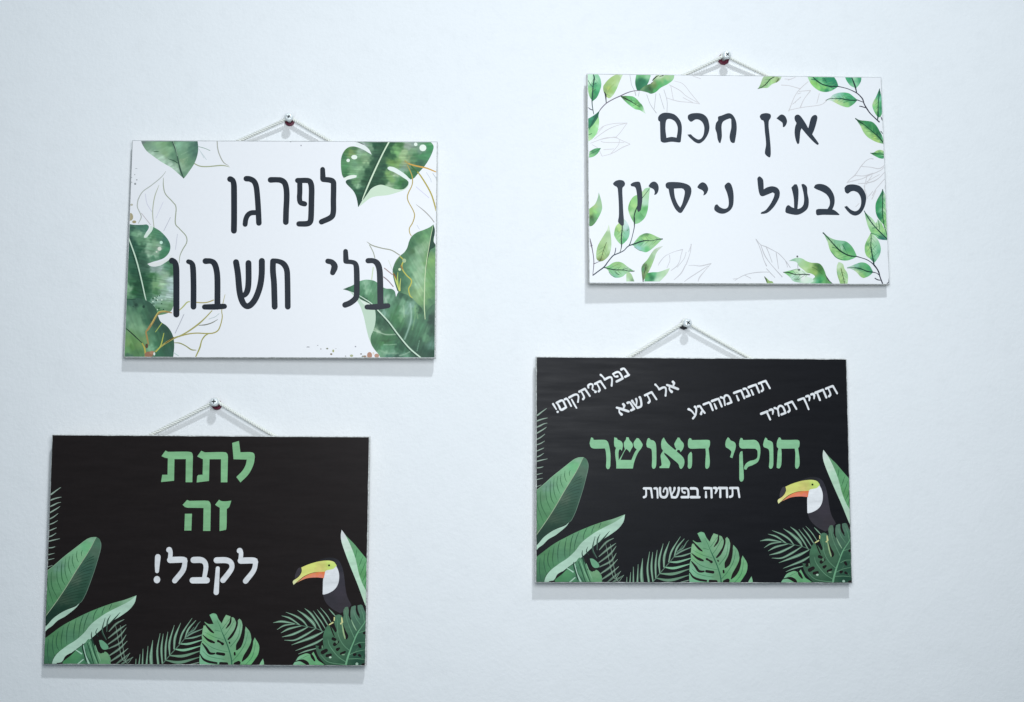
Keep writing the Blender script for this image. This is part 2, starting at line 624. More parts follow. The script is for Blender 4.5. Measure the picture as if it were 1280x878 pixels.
# ================================================================== sign A artwork
def art_A(S):
    T = (158, 186, 168)
    GOLD, GREY, OLV = (186, 172, 118), (198, 204, 212), (188, 192, 182)
    # faint gold and grey line leaves
    def sk(o, lst):
        S.o(*o)
        S.begin('line_drawing')
        for t, w, c in lst:
            m_ = sum(c) / 3
            cc = tuple(m_ + (v - m_) * 1.8 + 2 for v in c)
            S.line(t, w * 1.1, cc)
        S.end()
    sk((150, 170), [("575,450,5 520,520,10 400,620,12 290,700,12 235,790,14 220,860,14 222,900 245,950 265,1000 265,1030 232,1095,8", 12, (188, 194, 192)),
                    ("545,530,6 545,630,12 570,730,12 660,830,13 700,900,13 690,1090,14 740,1160,13 820,1250,13 830,1330,13 780,1420,13 745,1500,10 735,1590,6", 12, (176, 184, 172)),
                    ("490,620,5 440,750,12 415,880,12 410,1000,12 425,1140,10", 12, (188, 194, 184)),
                    ("320,730 340,850 400,950", 8, (208, 212, 222)), ("270,970 380,1110", 9, (196, 196, 200)),
                    ("540,830 450,1030", 7, (212, 216, 226)), ("630,1020 545,1190", 8, (200, 204, 212)), ("715,1230 690,1420", 8, (204, 208, 216))])
    sk((150, 170), [("1215,70 1220,150 1240,230 1290,330 1355,375,6", 12, (180, 184, 180)), ("930,350 1000,382 1100,387 1275,372 1370,392,5", 13, (178, 186, 166)),
                    ("985,140 1060,160 1125,188", 9, (180, 194, 190)), ("1000,190 1080,300", 7, (200, 210, 214)), ("990,170 1050,280", 6, (205, 214, 218))])
    sk((425, 225), [("1160,-90 1210,0 1205,150", 8, (192, 200, 205)), ("950,300,5 1050,380 1130,460 1175,520", 12, (178, 180, 178)),
                    ("950,80 1110,215", 8, (206, 208, 222)), ("330,770,5 400,815 520,850 640,875 740,935", 12, (166, 170, 160)),
                    ("365,810 410,900 430,970", 11, (176, 182, 174)), ("410,1090 390,1240", 12, (204, 216, 198)),
                    ("550,1100 600,1140 650,1180", 11, (166, 152, 150)), ("540,1210 600,1260 660,1330", 12, (156, 148, 152)),
                    ("600,1000 650,1120", 6, (205, 212, 205)), ("960,560 990,610", 8, (205, 210, 218)), ("1080,-100 1130,-20 1140,20", 6, (200, 206, 214))])
    # gold flecks on the left edge, specks
    S.o(150, 225)
    S.begin('gold_fleck')
    for x, y, rx, ry, c in ((130, 465, 38, 50, (192, 186, 148)), (180, 528, 26, 18, (188, 180, 140)), (150, 315, 16, 14, (196, 200, 186)),
                            (195, 55, 14, 14, (172, 182, 188)), (150, 35, 10, 8, (180, 190, 194)), (210, -135, 16, 5, (190, 200, 206)), (190, -60, 8, 7, (184, 192, 196)),
                            (215, 5, 10, 9, (178, 186, 192)), (150, -25, 8, 8, (172, 180, 186)), (2130, -480, 9, 11, (172, 176, 186)), (2375, -488, 11, 9, (140, 146, 156)), (2260, -430, 8, 10, (168, 174, 186))):
        S.dot(x, y, rx, ry, c)
    S.end()
    # --- leaf at the top left
    S.o(150, 170)
    S.begin('leaf')
    S.poly("262,40! 285,110 335,190 400,245 520,330 640,400 730,475 798,538! 850,470 930,350 970,240 980,150 968,40!",
           [(330, 110, (134, 182, 150)), (480, 110, (150, 202, 158)), (560, 90, (136, 190, 140)), (620, 180, (150, 204, 160)), (430, 160, (140, 188, 158)),
            (300, 80, (130, 150, 150)), (400, 235, (184, 222, 200)), (520, 290, (190, 226, 206)), (640, 380, (192, 228, 208)), (560, 220, (150, 196, 152)),
            (660, 240, (104, 158, 126)), (640, 100, (104, 158, 118)), (700, 300, (110, 160, 130)), (720, 420, (184, 218, 200)),
            (740, 130, (150, 208, 174)), (820, 120, (140, 194, 160)), (900, 150, (96, 148, 124)), (940, 230, (86, 132, 116)), (780, 250, (132, 186, 148)), (850, 330, (112, 164, 130)),
            (900, 90, (110, 160, 138)), (950, 110, (80, 124, 112)), (780, 330, (150, 190, 150)), (800, 480, (120, 170, 140)), (760, 380, (160, 206, 170))],
           soft=[("650,60 700,200 730,340 790,530", 26, (70, 110, 92), .5), ("790,300 860,270", 10, (170, 214, 170), .7), ("770,240 850,200", 9, (172, 214, 180), .6), ("800,370 850,300", 8, (176, 212, 170), .6)], streak=(-30, .10, .5))
    S.line("655,60,8 680,130,12 715,230,9 735,340,14 760,440,20 795,530,8", 12, (58, 92, 80))
    S.line("665,70,4 700,160,5 722,260,4", 5, (176, 214, 190))
    S.line("605,292,4 680,318,14 722,345,10", 10, (62, 104, 82))
    S.line("425,205,5 465,202,12 495,206,4", 8, (84, 128, 100))
    S.end()
    # --- monstera leaf top right
    S.o(420, 170)
    S.begin('leaf')
    S.poly("285,880! 330,790 380,710 460,640 560,590 700,640 850,640 905,560! 900,620 850,668 760,702 640,735 500,750 420,775 330,845", (201, 228, 208))
    S.end()
    S.begin('leaf')
    S.poly("175,40! 300,95 390,150 442,228! 380,190 300,150 220,128 150,140 95,190 62,270 57,380 70,480 92,522! 150,498 210,484 255,492 250,512 190,530 130,548 116,572 130,600 180,650 215,690 245,750 262,820 272,888! 290,860 330,790 380,710 430,660 490,622 560,605 640,625 740,658 830,662 880,630 905,585 888,548 800,490 720,440 660,415 640,398 658,380 700,382 760,405 850,470 930,538! 975,520 1030,455 1110,365 1170,270 1210,180 1220,120 1195,80 1150,40!",
           [(480, 110, (38, 92, 66)), (560, 80, (36, 86, 62)), (640, 200, (32, 84, 58)), (700, 100, (40, 96, 64)), (520, 250, (44, 88, 70)), (450, 330, (42, 92, 66)), (400, 450, (40, 90, 64)),
            (360, 560, (42, 94, 64)), (320, 680, (44, 94, 70)), (280, 800, (36, 78, 62)), (250, 700, (46, 100, 72)), (180, 590, (54, 104, 80)), (140, 570, (46, 88, 72)), (230, 570, (112, 170, 118)), (280, 610, (170, 220, 176)),
            (100, 400, (84, 154, 100)), (90, 250, (70, 132, 90)), (140, 180, (90, 150, 84)), (220, 160, (88, 140, 96)), (180, 215, (140, 178, 110)), (280, 200, (160, 206, 170)), (340, 260, (140, 186, 140)), (300, 300, (104, 160, 112)),
            (230, 350, (120, 178, 136)), (280, 410, (150, 204, 156)), (200, 440, (130, 190, 136)), (120, 470, (62, 130, 80)), (220, 500, (140, 200, 150)), (370, 310, (160, 204, 156)), (430, 130, (130, 176, 140)), (330, 130, (170, 190, 190)),
            (800, 100, (72, 134, 76)), (760, 150, (116, 178, 112)), (740, 200, (134, 200, 124)), (700, 260, (48, 102, 66)), (690, 320, (128, 180, 96)), (780, 330, (140, 190, 110)), (820, 260, (168, 208, 150)), (860, 200, (172, 212, 158)),
            (900, 110, (168, 192, 178)), (960, 90, (150, 176, 170)), (950, 180, (128, 178, 134)), (1000, 240, (76, 146, 96)), (1080, 250, (74, 150, 98)), (1060, 180, (130, 170, 150)), (1170, 130, (66, 160, 100)), (1180, 80, (96, 170, 112)), (1140, 220, (80, 160, 108)),
            (1050, 330, (62, 118, 92)), (960, 300, (98, 150, 106)), (860, 380, (150, 186, 160)), (830, 430, (136, 180, 160)), (920, 490, (58, 136, 78)), (980, 450, (64, 124, 84)), (880, 320, (164, 180, 132)),
            (600, 380, (40, 88, 66)), (560, 480, (42, 92, 68)), (500, 560, (40, 88, 64)), (640, 470, (140, 194, 116)), (700, 520, (128, 184, 110)), (740, 490, (172, 200, 168)), (620, 540, (64, 118, 78)), (660, 600, (168, 208, 168)), (760, 550, (100, 160, 112)),
            (820, 580, (52, 130, 70)), (860, 620, (48, 104, 74)), (740, 640, (110, 176, 120)), (430, 620, (38, 82, 58)), (560, 590, (44, 96, 66))],
           soft=[("160,170 240,185", 14, (150, 190, 100), .5), ("350,100 440,225", 14, (190, 214, 206), .5)], warp=2.6, streak=(2, .22, .7), spacing=.6)
    S.poly("248,78 300,82 360,120 410,165 440,226! 400,205 340,165 280,130 240,100", (222, 236, 238))
    S.poly("98,522! 150,495 210,484 258,494 240,510 180,522 140,540 100,545!", (222, 238, 232))
    S.poly("640,398 660,378 720,386 790,424 870,480 930,545! 890,546 800,490 720,446 660,420", (220, 238, 238))
    for x, y, a, b in ((225, 262, 38, 28), (148, 303, 22, 21), (1085, 142, 44, 42), (995, 98, 22, 22)):
        S.dot(x, y, a, b, (224, 242, 236))
    S.line("665,60,18 580,220,16 480,430,18 400,610,18 325,790,10", 16, (206, 232, 208))
    S.line("640,60,5 560,210,8 455,430,10 380,600,10 310,770,6", 8, (34, 74, 56))
    S.line("430,640,20 385,710,16 335,790,5", 10, (30, 68, 52))
    S.line("185,68,6 260,70,12 340,104,8", 8, (110, 120, 124))
    S.end()
    sk((420, 170), [("900,340,14 1000,368,18 1130,395,18 1245,440,14", 12, (196, 170, 108)), ("860,305 900,340", 10, (170, 160, 110)),
                    ("890,360,8 925,430,12 950,500,13 955,570,13 940,630,12 905,700,13 890,760,13 905,820,12 960,920,12 980,990,13 955,1080,13 915,1150,12 920,1210,11 940,1245,8", 12, (176, 166, 112)),
                    ("960,390,8 1040,470,16 1120,590,18 1190,720,18 1235,860,18 1250,930,14", 16, (172, 166, 102)), ("940,370 1010,440", 14, (70, 100, 60))])
    # --- monstera leaf on the left edge
    S.o(150, 280)
    S.begin('leaf')
    S.poly("60,-20! 100,0 180,14 270,14 335,10 362,35 352,72 325,112 300,165! 325,175 365,130 400,85 418,40! 500,90 570,160 615,230 627,300 605,368 550,425 480,455 410,475 342,500! 370,525 430,535 500,520 560,485 610,450! 650,480 665,560 665,880 660,1010 640,1075 600,1110 540,1130 480,1140! 400,1150 20,1150! 20,-20!",
           [(140, 60, (66, 112, 98)), (250, 40, (80, 136, 118)), (320, 50, (76, 138, 116)), (120, 200, (52, 96, 84)), (230, 130, (160, 212, 176)), (180, 120, (130, 190, 150)), (290, 90, (96, 152, 128)), (350, 190, (150, 206, 164)),
            (170, 260, (44, 96, 78)), (250, 220, (110, 170, 130)), (290, 280, (70, 120, 92)), (440, 100, (86, 150, 112)), (400, 170, (90, 150, 110)), (480, 160, (88, 152, 118)), (560, 190, (78, 138, 120)), (600, 280, (70, 136, 110)),
            (350, 270, (158, 206, 172)), (440, 250, (140, 190, 150)), (480, 310, (176, 206, 186)), (400, 330, (120, 172, 138)), (340, 370, (170, 214, 184)), (420, 390, (172, 216, 186)), (560, 330, (80, 160, 118)), (540, 400, (76, 148, 108)),
            (250, 330, (44, 100, 76)), (300, 420, (60, 110, 86)), (420, 430, (88, 150, 116)), (200, 420, (38, 90, 68)), (270, 500, (60, 102, 84)), (300, 560, (70, 112, 94)), (260, 650, (40, 92, 68)), (330, 700, (44, 98, 70)), (400, 640, (64, 124, 78)), (320, 800, (40, 96, 66)),
            (140, 330, (56, 108, 92)), (120, 450, (62, 116, 96)), (100, 560, (70, 124, 96)), (100, 640, (86, 140, 104)), (160, 600, (44, 96, 74)), (110, 800, (150, 204, 162)), (90, 850, (130, 186, 140)), (150, 730, (60, 116, 82)), (220, 760, (38, 86, 62)), (180, 850, (44, 104, 66)),
            (420, 560, (170, 204, 196)), (500, 560, (180, 212, 204)), (590, 540, (100, 158, 130)), (620, 500, (72, 130, 96)), (640, 600, (84, 140, 100)), (560, 640, (170, 212, 180)), (480, 690, (140, 196, 148)), (450, 760, (136, 190, 134)), (520, 760, (170, 210, 176)),
            (620, 700, (184, 214, 212)), (630, 800, (186, 216, 218)), (560, 830, (150, 196, 170)), (450, 850, (80, 140, 92)), (600, 900, (186, 216, 210)), (500, 930, (170, 208, 196)), (420, 980, (150, 194, 178)), (560, 1000, (136, 186, 146)), (620, 1040, (120, 172, 128)), (480, 1080, (100, 156, 112)), (350, 950, (60, 120, 88)), (240, 900, (48, 100, 76)), (100, 920, (100, 160, 120))],
           warp=2.4, streak=(8, .2, .7), spacing=.6)
    S.poly("418,40! 380,30 370,75 320,125 298,168 328,174 368,130 402,85", (214, 234, 228))
    S.poly("342,502! 400,485 470,478 540,455 600,420 650,380! 620,440 560,485 510,512 470,528 410,528 370,522", (224, 234, 236))
    S.dot(513, 234, 20, 20, (200, 240, 226)); S.dot(492, 312, 24, 24, (216, 226, 218)); S.dot(455, 350, 12, 10, (206, 216, 206))
    S.line("100,150,14 200,440,17 265,700,15 305,890,14 322,960,9", 14, (200, 230, 212))
    S.line("80,150,6 180,440,10 245,700,10 285,880,8", 8, (36, 76, 62))
    for i in range(16):
        x, y = 385 + random.random() * 180, 890 + random.random() * 190
        S.dot(x, y, 5 + 9 * random.random(), 5 + 6 * random.random(), random.choice([(40, 92, 66), (206, 234, 218), (60, 110, 76)]))
    S.end()
    # --- lower left leaf
    S.o(150, 362)
    S.begin('leaf')
    S.poly("20,112! 130,122 200,108 290,125 380,170 440,240 465,320! 500,400 570,450 620,510 655,590 668,690 662,780 650,870! 20,870!",
           [(120, 160, (70, 118, 100)), (250, 140, (66, 112, 94)), (190, 190, (60, 100, 84)), (330, 180, (62, 106, 88)), (400, 240, (62, 104, 86)), (240, 250, (92, 150, 114)), (110, 260, (104, 158, 124)), (100, 360, (130, 182, 148)),
            (150, 450, (146, 200, 156)), (90, 430, (110, 160, 128)), (180, 350, (116, 170, 132)), (250, 400, (120, 174, 136)), (270, 480, (140, 194, 150)), (300, 300, (72, 124, 96)), (330, 400, (66, 120, 92)), (400, 380, (62, 98, 84)), (380, 480, (84, 136, 108)),
            (450, 420, (60, 96, 84)), (540, 500, (58, 96, 82)), (600, 600, (62, 100, 84)), (460, 560, (66, 120, 90)), (560, 700, (60, 112, 84)), (620, 760, (66, 112, 96)), (400, 620, (100, 160, 124)), (380, 730, (140, 204, 164)), (300, 640, (136, 180, 120)),
            (100, 560, (124, 178, 116)), (150, 620, (112, 168, 100)), (90, 670, (140, 194, 122)), (150, 720, (100, 156, 88)), (80, 760, (120, 184, 120)), (200, 780, (92, 146, 96)), (100, 840, (86, 134, 110)), (480, 800, (64, 124, 96)), (440, 680, (70, 130, 96)), (240, 700, (122, 170, 104))],
           warp=2.2, streak=(70, .12, .4), spacing=.65)
    S.line("50,475,8 110,520,13 180,585,14 270,672,8", 12, (38, 62, 50))
    S.line("70,118,5 150,126,10 200,118,4", 6, (40, 84, 66))
    S.dot(197, 192, 20, 20, (48, 84, 72)); S.dot(290, 214, 16, 18, (42, 78, 66)); S.dot(160, 212, 10, 7, (56, 96, 78))
    S.end()
    sk((150, 362), [("640,292,12 560,275,22 500,280,24 455,315,24 400,410,26 345,495,26 318,530,18 330,600,20 345,680,14", 22, (166, 148, 112)),
                    ("560,268,8 480,278,8 440,330,8 380,440,6", 8, (206, 208, 150)),
                    ("735,258,12 780,215,16 830,160,16 862,152,12", 14, (190, 196, 152)), ("950,160 1010,165 1080,160 1160,132", 13, (184, 180, 142)),
                    ("420,780,10 560,670,22 660,612,22 740,582,18 850,555,15 950,545,14 1060,550,14 1150,545,15 1215,510,15 1250,430,13 1268,340,12 1262,265,10 1280,160,8 1305,60,5", 14, (172, 170, 122)),
                    ("935,840,14 985,730,18 1010,640,14 1050,580,16 1090,555,12", 14, (166, 168, 118)), ("670,665,8 740,672,14 810,705,13 880,752,15 940,758,8", 12, (156, 160, 124)),
                    ("660,612,12 760,570,16 860,512,18 970,432,20 1050,360,15 1140,265,12", 14, (174, 174, 132)), ("975,448,8 1060,440,14 1140,415,12 1210,375,6", 10, (142, 146, 140)),
                    ("680,545 740,420 790,310", 8, (186, 190, 198)), ("1100,370 1180,340 1230,300", 6, (192, 204, 206)),
                    ("440,780,10 500,700,14 540,545,8", 10, (190, 198, 128)), ("435,530,8 515,420,10", 8, (178, 192, 128)), ("310,850,18 300,740,18 268,672,10", 14, (190, 182, 116)),
                    ("560,670,12 660,600,12", 12, (112, 96, 62)), ("660,790 720,830", 7, (190, 210, 206))])
    S.begin('gold_fleck')
    S.dot(350, 815, 52, 40, (172, 130, 102)); S.dot(390, 790, 30, 22, (196, 150, 118)); S.dot(325, 705, 18, 30, (110, 84, 64)); S.dot(418, 805, 12, 20, (224, 236, 236))
    S.end()
    # --- lower right dark leaf with pale underside
    S.o(425, 362)
    S.begin('leaf')
    S.poly("60,-5! 130,15 180,70 240,110! 300,140 400,170 450,250 450,400 410,540 395,700 430,800! 385,690 350,600 320,480 290,340 250,220 205,140 130,40", (192, 222, 204))
    S.poly("235,115! 290,145 340,152 380,180 430,250! 300,190 260,150", (212, 230, 222))
    S.end()
    S.begin('leaf')
    S.poly("28,-5! 90,-30 150,-55 220,-98 290,-122 350,-125 430,-108 520,-40 570,-15 640,-10 680,20 696,92! 712,50 740,10 800,-40 900,-60 1230,-60! 1230,880! 505,880! 480,820 430,760 392,700 374,640 380,580 410,510 432,430 440,340 430,250 405,200! 370,180 310,150 240,115! 200,60 130,25",
           [(60, -8, (50, 98, 76)), (120, 5, (62, 120, 88)), (160, -20, (70, 130, 96)), (250, -60, (100, 164, 124)), (320, -80, (150, 204, 170)), (400, -70, (96, 160, 120)), (330, 20, (140, 196, 158)), (260, 40, (80, 144, 104)), (390, 80, (92, 160, 112)), (300, 120, (44, 96, 68)), (430, 130, (96, 160, 116)),
            (560, 30, (110, 170, 136)), (640, 30, (84, 146, 110)), (570, 110, (150, 196, 170)), (640, 130, (110, 168, 134)), (600, 230, (90, 150, 116)), (540, 300, (130, 184, 160)), (690, 150, (66, 120, 88)), (760, 60, (48, 100, 76)), (700, 250, (72, 136, 90)), (680, 350, (70, 136, 86)),
            (790, 160, (120, 178, 140)), (790, 270, (150, 206, 166)), (770, 370, (110, 170, 120)), (740, 430, (64, 128, 82)), (840, 120, (60, 112, 84)), (830, 280, (130, 180, 160)), (880, 200, (140, 190, 170)), (880, 400, (100, 150, 130)), (940, 240, (120, 176, 130)), (960, 330, (90, 150, 110)), (900, 500, (64, 116, 84)),
            (820, 520, (50, 104, 78)), (770, 560, (46, 96, 70)), (870, 620, (52, 104, 76)), (980, 540, (66, 126, 90)), (1010, 460, (84, 146, 108)), (1000, 250, (50, 100, 72)), (1060, 500, (70, 126, 92)), (1100, 480, (74, 124, 96)), (1070, 600, (96, 156, 116)), (1150, 520, (44, 90, 72)), (1160, 400, (46, 78, 68)), (1150, 700, (96, 150, 130)), (1170, 640, (70, 120, 100)),
            (930, 730, (46, 92, 72)), (1000, 680, (56, 106, 80)), (1060, 760, (40, 92, 70)), (1150, 800, (26, 74, 56)), (860, 780, (60, 120, 88)), (820, 840, (110, 170, 140)), (980, 800, (40, 84, 64)), (720, 700, (46, 100, 74)), (780, 720, (48, 104, 76)),
            (480, 300, (50, 98, 74)), (480, 400, (52, 100, 74)), (560, 430, (50, 92, 70)), (500, 480, (64, 110, 84)), (460, 520, (176, 212, 180)), (430, 560, (84, 144, 100)), (560, 590, (60, 120, 76)), (640, 590, (66, 130, 84)), (420, 640, (72, 128, 88)), (500, 660, (80, 146, 92)), (560, 650, (58, 108, 66)),
            (640, 660, (70, 134, 88)), (640, 720, (90, 154, 116)), (540, 720, (100, 170, 128)), (480, 720, (80, 140, 100)), (560, 790, (140, 196, 160)), (480, 800, (120, 180, 140)), (660, 790, (130, 186, 156)), (700, 760, (70, 130, 96)), (600, 840, (70, 130, 110)), (700, 850, (44, 96, 80))],
           soft=[("878,180 888,300 880,400 850,500 805,620", 22, (176, 220, 204), .85), ("935,200 935,330 900,500", 14, (150, 206, 140), .7), ("990,640 960,770", 12, (130, 190, 160), .9), ("410,512 480,535 560,562 640,565 700,558", 15, (190, 222, 196), .9),
                 ("540,690 620,692 700,685", 10, (176, 220, 190), .8), ("740,830 810,810 890,770", 16, (176, 214, 190), .7), ("790,200 800,340", 18, (176, 220, 184), .7), ("1090,470 1040,650", 20, (120, 180, 140), .5), ("560,100 585,190", 16, (190, 220, 200), .6),
                 ("480,760 600,800 720,800", 16, (170, 214, 180), .5), ("500,640 600,640 700,620", 12, (50, 92, 64), .5), ("300,-90 330,60", 12, (176, 220, 186), .6), ("360,-80 400,60", 10, (160, 210, 176), .5), ("960,300 970,360", 14, (170, 214, 160), .6), ("545,250 556,320", 12, (150, 200, 184), .6)],
           warp=2.2, streak=(112, .16, .55), spacing=.6)
    S.line("235,75,8 300,115,11 385,172,13 465,255,16 600,400,15 720,560,16 860,730,17 1010,858,17", 14, (198, 228, 210))
    S.line("280,120,4 380,185,7 455,265,10 590,415,12 710,575,13 850,745,13 985,862,12", 8, (26, 66, 50))
    S.end()
    # --- upper right leaf over it
    S.o(425, 280)
    S.begin('leaf')
    S.poly("1168,0! 1120,35 1040,70 960,100 895,150 860,215 838,290 800,350 740,400 690,465 655,560 658,640 675,720 700,800 718,840 760,860 830,880! 900,930 960,990 1020,1050 1050,1120 1063,1196! 1075,1110 1120,1040 1190,980 1230,940! 1230,210! 1190,260 1172,210 1180,120 1182,60",
           [(900, 250, (62, 124, 84)), (960, 150, (80, 146, 98)), (1080, 80, (96, 160, 108)), (1060, 150, (120, 186, 124)), (1000, 200, (96, 156, 104)), (860, 300, (72, 126, 88)), (900, 340, (74, 124, 80)), (1000, 330, (164, 208, 170)), (960, 300, (140, 190, 148)), (1080, 260, (150, 200, 150)),
            (830, 400, (80, 134, 96)), (760, 440, (84, 140, 100)), (720, 500, (76, 130, 92)), (700, 600, (60, 116, 82)), (760, 640, (66, 124, 90)), (800, 540, (96, 150, 110)), (900, 420, (120, 176, 136)), (960, 480, (150, 202, 160)), (900, 560, (130, 190, 146)), (1000, 560, (166, 212, 172)),
            (950, 640, (168, 216, 172)), (1020, 700, (160, 208, 164)), (960, 760, (170, 218, 176)), (850, 650, (90, 150, 112)), (800, 740, (68, 128, 94)), (860, 800, (100, 156, 112)), (1000, 840, (172, 218, 160)), (960, 900, (150, 196, 140)), (1030, 950, (130, 184, 120)), (920, 860, (130, 176, 120)),
            (1130, 380, (110, 164, 100)), (1170, 320, (90, 150, 110)), (1150, 450, (136, 194, 112)), (1110, 520, (120, 180, 106)), (1170, 560, (120, 180, 116)), (1120, 640, (120, 184, 112)), (1170, 740, (100, 166, 106)), (1100, 760, (130, 190, 120)), (1160, 860, (96, 156, 100)), (1100, 900, (120, 176, 112)), (1070, 1060, (86, 140, 100)), (1150, 960, (80, 134, 98)), (730, 780, (56, 110, 78))],
           soft=[("1020,240 1060,330", 10, (180, 220, 180), .6), ("1010,360 1050,520", 10, (110, 160, 116), .4), ("940,560 1040,700", 8, (120, 170, 126), .4)], warp=1.8, streak=(60, .12, .5), spacing=.6)
    S.poly("1165,0! 1185,60 1182,130 1165,200 1195,255! 1175,290 1130,320 1105,400 1085,500 1072,640! 1085,420 1120,200 1160,60", (28, 72, 56))
    S.line("1160,20,4 1125,200,7 1085,440,8 1062,640,9 1055,850,11 1052,1030,12 1062,1190,8", 9, (204, 230, 186))
    S.end()
    sk((425, 280), [("745,400,10 790,450,16 770,510,16 780,570,14 830,640,15 890,700,16 880,760,15 855,810,14 870,890,14 900,920,8", 14, (186, 188, 118)),
                    ("665,610,8 700,720,18 740,830,20", 16, (196, 206, 142)), ("755,680,6 745,760,12 745,830,14", 12, (206, 214, 150)), ("720,600,6 715,690,14 728,790,12", 12, (180, 200, 130)),
                    ("665,620,14 690,660,16 700,690,8", 12, (120, 88, 36)), ("760,520 780,560", 14, (150, 128, 78)), ("690,480,5 730,420,9", 8, (120, 150, 110))])
    S.begin('gold_fleck')
    S.dot(800, 455, 24, 26, (182, 214, 166)); S.dot(742, 565, 17, 17, (214, 236, 196))
    S.o(425, 362)
    for x, y, a, b, c in ((362, 825, 32, 42, (200, 152, 130)), (452, 830, 30, 26, (204, 158, 136)), (410, 800, 12, 16, (222, 214, 206)), (135, 830, 22, 16, (192, 204, 166)), (255, 808, 12, 9, (150, 150, 152)), (300, 838, 24, 12, (168, 150, 132)),
                          (185, 715, 10, 9, (172, 180, 192)), (275, 838, 14, 10, (158, 166, 150)), (-410, 720, 22, 6, (168, 174, 184)), (-250, 745, 8, 8, (176, 172, 176)), (-290, 700, 10, 6, (184, 190, 198)), (-170, 740, 14, 10, (140, 146, 124)), (-95, 770, 12, 18, (186, 196, 132)), (-120, 810, 14, 12, (150, 140, 120)), (-60, 740, 8, 6, (196, 204, 208)), (60, 835, 10, 8, (186, 192, 196))):
        S.dot(x, y, a, b, c)
    S.end()
    # --- lettering, line one (right to left)
    S.o(280, 200)
    def L(items):
        S.begin('letter')
        for t, w in items:
            t = ' '.join(','.join((*q.split(',')[:2], str(float(q.split(',')[2]) * 1.1))) if q.count(',') == 2 else q for q in t.split())
            S.line(t, w * 1.1, INK)
        S.end()
    L([("74,242 105,258,64 120,310,66 122,400 122,560 121,740 118,885", 68)])
    L([("275,236 320,240 370,268 398,330 412,450 422,600 430,788", 64), ("258,805 268,740 292,690 335,662 405,658", 58)])
    L([("578,250 650,248,62 710,255 755,290 775,370 778,480 770,640 766,776", 66)])
    L([("915,256,60 1050,258,62 1082,300 1090,370 1088,480 1082,700 1070,770 1030,795 930,798,62", 66), ("942,262 942,400 938,470 950,530 1002,548", 60)])
    S.o(340, 205)
    L([("628,66,56 632,186,64", 60), ("632,192,58 720,200 760,222 765,290 762,450 760,600 730,665 612,722,62", 64)])
    # line two
    S.o(205, 310)
    L([("96,160 132,182,64 147,250 149,400 148,600 146,832", 70)])
    L([("300,172,54 338,190,58 356,250 362,450 360,736", 66)])
    L([("512,165 580,166,62 622,195 648,270 660,400 658,735", 68), ("498,738,60 620,736,66 745,730,60", 66)])
    L([("893,178 915,320 935,540 965,660 1000,715,66 1038,728 1085,700 1140,620 1190,480 1212,330 1215,162", 70), ("1048,188 1048,400 1036,520 1005,580,62 955,605,50", 68)])
    S.o(290, 310)
    L([("504,165,66 503,290 515,430 520,600 523,735", 68), ("504,162,60 570,166,56 635,198 675,270 684,400 687,735", 66)])
    S.o(380, 310)
    L([("290,163,60 340,176,64 372,215,72 372,250,74 350,308,60", 66)])
    L([("513,40,56 518,162,64", 60), ("518,168,52 600,176,52 640,205,60 652,300 652,560 635,630,66 570,685 505,712", 66)])
    L([("795,157,62 860,158,60 910,190 938,270 946,420 950,720", 70), ("780,738,58 900,736,68 1043,722,58", 66)])
art_A(A)

